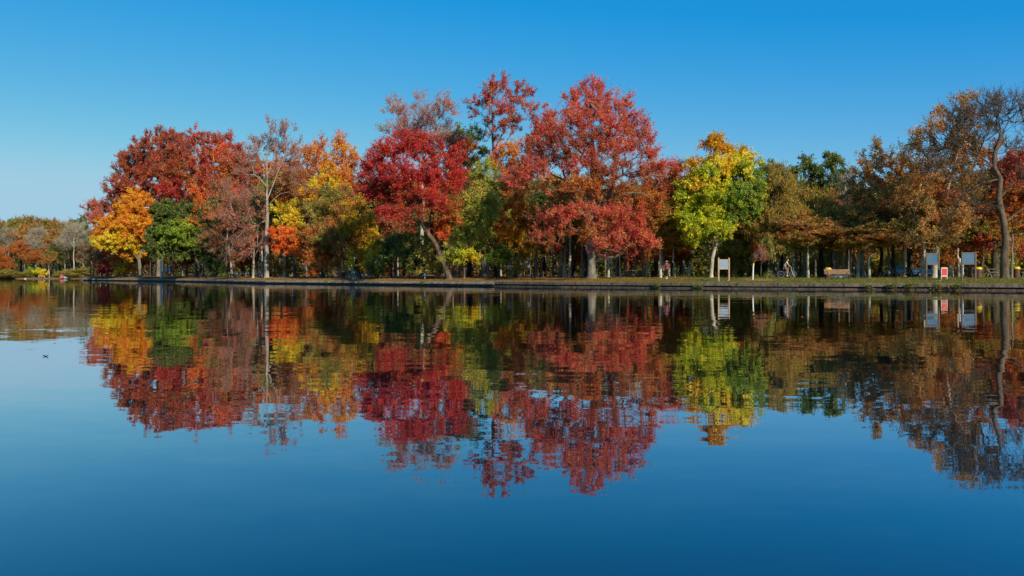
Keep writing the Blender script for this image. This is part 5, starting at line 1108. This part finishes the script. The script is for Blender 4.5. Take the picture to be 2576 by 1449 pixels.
MB().path([(-.10, -.03, .30), (-.02, -.09, .16)], .012).path([(-.10, .03, .30), (-.18, .09, .44)], .012).box((-.01, -.13, .15), (.10, .08, .02)).box((-.19, .13, .45), (.10, .08, .02)).build('pedals', M['iron'], bk_)
JC = {'pelvis': (-.22, 0, 1.03), 'waist': (-.17, 0, 1.18), 'chest': (-.07, 0, 1.40), 'neck': (0, 0, 1.54), 'head': (.05, 0, 1.62), 'shL': (-.05, .18, 1.46), 'shR': (-.05, -.18, 1.46), 'elL': (.14, .28, 1.24), 'elR': (.10, -.28, 1.22), 'wrL': (.30, .27, 1.06), 'wrR': (.29, -.27, 1.06),
      'hiL': (-.20, .09, .98), 'hiR': (-.20, -.09, .98), 'knL': (.18, .12, .86), 'knR': (.08, -.12, .62), 'anL': (-.16, .12, .52), 'anR': (-.03, -.12, .25), 'toL': (-.02, .12, .48), 'toR': (.12, -.13, .19)}
person(pc, rzc, JC, 'person riding a bicycle to the right in a pale shirt and khaki shorts', M['shirt'], M['khaki'], .6, .95, M['white'], 'hair', yaw=-.5)

# ------------------------------------------------------------------ on the water and on the far bank
def curl(): 
    """a curled dead leaf with upturned stalk, half sunk, floating near the camera"""
    o = thing('floating_leaf', 'dark curled dead leaf with a twig floating alone on the left of the lake', 'leaf', ((115-1288)/FD*7.8, 7.8, .0))
    o.location = ((115-1288)/FD*10.9, 10.9, 0); mb = MB(); b = bmesh.new(); n = 14; g = []
    for i in range(n+1):
        u = i/n; x = -.037+.074*u; z = .001+.018*abs(2*u-1)**2.2*(1 if u > .5 else .7); w_ = .016*math.sin(math.pi*min(1, u*.9+.05))+.004; th_ = .0018
        g.append([b.verts.new((x, -w_, z+.006)), b.verts.new((x, 0, z)), b.verts.new((x, w_, z+.008)), b.verts.new((x, w_, z+.008-th_)), b.verts.new((x, 0, z-th_)), b.verts.new((x, -w_, z+.006-th_))])
    for a, c in zip(g[:-1], g[1:]):
        for i in range(6): b.faces.new((a[i], a[(i+1) % 6], c[(i+1) % 6], c[i]))
    b.faces.new(g[0][::-1]); b.faces.new(g[-1]); mb.add(b); dk = simple('dead_leaf', (.03, .018, .015), .6)
    mb.build('blade', dk, o)
    MB().path([(.030, 0, .013), (.036, 0, .024), (.031, .003, .031)], .0016).path([(-.02, 0, .006), (-.016, 0, .030)], .0006).build('stalk', dk, o)
curl()
def bird(loc, s, label, rz):
    o = thing('water_bird', label, 'bird', loc, rz); o.scale = (s,)*3
    b = skin_bm({'t': (-.42, 0, .16, .02), 'a': (-.28, 0, .12, .09), 'b': (-.05, 0, .11, .15), 'c': (.18, 0, .13, .11), 'd': (.27, 0, .28, .045), 'e': (.25, 0, .45, .035), 'f': (.31, 0, .54, .045), 'g': (.39, 0, .52, .02)}, [('t', 'a'), ('a', 'b'), ('b', 'c'), ('c', 'd'), ('d', 'e'), ('e', 'f'), ('f', 'g')], 'b')
    finish([b], 'body', M['white'], o); MB().rod((.40, 0, .52), (.48, 0, .50), .02, .008).build('beak', M['orangep'], o)
bird(((63.7-1288)/FD*262, 262, -.02), .9, 'small white water bird near the far bank at the left', .5)
p = at(158, 1.5); o = thing('beach_shelter', 'small pink and white beach shelter on the far bank left of the headland', 'tent', p); o.scale = (.8,)*3
mb = MB(); mb.prism([(-1.0, -.1), (.7, -.1), (.45, 1.1), (-.1, 1.5), (-.7, 1.1)], -.6, .6); mb.build('canopy', M['pink'], o); mb = MB(); mb.prism([(.72, -.1), (2.2, -.1), (1.9, .5), (.9, .6)], -.5, .5); mb.build('side_flap', M['white'], o)

# leaves drifting on the water, leaves and grass on the bank, weeds in the wall
def scatter(name, label, cat_, C, s, pals, nrm, seed, flat=.0, tall=None, gain=GAIN, kind='stuff'):
    rng = np.random.default_rng(seed); C = np.asarray(C, float); n = len(C)
    nn = unit(rng.normal(0, flat, (n, 3))+np.array(nrm, float)); t1, t2 = frames(nn); a = rng.uniform(0, 6.28, n)
    x = t1*np.cos(a)[:, None]+t2*np.sin(a)[:, None]; y = np.cross(nn, x); sz = (s*rng.uniform(.6, 1.3, n))[:, None]
    if tall: x = unit(rng.normal(0, .3, (n, 3))+np.array([0, 0, 1])); y = unit(np.cross(x, rng.normal(size=(n, 3)))); V = np.stack([C-y*sz*.12, C+y*sz*.12, C+x*sz*tall+y*sz*.03, C+x*sz*tall-y*sz*.03], 1)
    else: V = np.stack([C-x*sz*.5, C-y*sz*.36, C+x*sz*.5, C+y*sz*.36], 1)
    allp = np.concatenate([PAL[p_] for p_ in pals]); tn = allp[rng.integers(len(allp), size=n)]*rng.uniform(.7, 1.25, (n, 1))
    o = npmesh(name, V.reshape(-1, 3), np.arange(4*n).reshape(-1, 4), [LEAF], tint=np.clip(tn*gain, 0, .9)); tag(o, label, cat_, kind=kind); return o
rng = np.random.default_rng(21)
C = []
for i in range(900):
    x = rng.uniform(2120, 2600); d = shore_depth(x)-rng.exponential(.25)-.28; C.append(((x-1288)/FD*d, d, .006))
for i in range(520):
    x = rng.uniform(2290, 2640); d = rng.normal(41.5, 1.5)+(2576-x)*.012; C.append(((x-1288)/FD*d, d, .006))
for i in range(80):
    x = rng.uniform(1500, 2600); d = rng.uniform(10, 55); C.append(((x-1288)/FD*d, d, .006))
scatter('floating_leaves', 'fallen leaves drifting on the water along the wall at the right', 'leaves', C, .11, ['rust', 'brick', 'brown'], (0, 0, 1), 5, .08)
C = []
for i in range(26000):
    x = rng.uniform(215, 2640); t = .3+rng.exponential(7)
    if x > 1750 and rng.random() < .75: continue
    p = at(x, t); C.append((p.x, p.y, p.z+.015))
scatter('fallen_leaves', 'orange and brown fallen leaves littering the bank', 'leaves', C, .13, ['rust', 'brown', 'darkbrown', 'olive'], (0, -.35, 1), 6, .35, gain=1.0)
C = []
for i in range(24000):
    x = rng.uniform(1500, 2640) if rng.random() < .8 else rng.uniform(240, 1500); t = .25+rng.exponential(4.5); p = at(x, t); C.append((p.x, p.y, p.z-.01))
scatter('lawn_grass', 'short grass blades on the lawn behind the wall', 'grass', C, .14, ['green', 'olive', 'deep', 'larch'], (0, 0, 1), 7, .3, tall=.55, gain=.95)
for k, (xd, w_, h_, lab) in enumerate(((2240, .35, .3, 'tuft of weeds growing from the wall below the long picnic table'), (2185, .3, .25, 'tuft of weeds growing from the wall right of the bench'), (2288, .5, .4, 'largest clump of weeds hanging on the wall left of the shaded notice boards'),
     (2360, .4, .3, 'weeds on the wall below the left shaded notice board'), (2405, .5, .35, 'weeds on the wall between the shaded notice boards'), (1755, .3, .2, 'small weeds on the timber wall left of the wooden notice board'), (1652, .25, .25, 'small weeds on the timber wall below the walker'),
     (933, .3, .3, 'weed tuft on the concrete wall right of the person in the lime shirt'), (1066, .4, .35, 'weed tuft on the concrete wall below the shaded picnic table'), (1010, .3, .2, 'tiny weeds on the concrete wall left of the shaded picnic table'), (825, .4, .25, 'weeds on the wall below the olive brown tree'))):
    d = shore_depth(xd)-.2; X = (xd-1288)/FD*d; n = 170; r_ = np.random.default_rng(50+k); C = np.stack([X+r_.normal(0, w_*.6, n), d+r_.normal(-.05, .08, n), .12+h_*r_.random(n)], 1)
    o = scatter('wall_weeds', lab, 'weeds', C, .11, ['green', 'deep', 'olive'], (0, -.6, .5), 70+k, .8, gain=.8, kind='thing'); o['kind'] = 'thing'
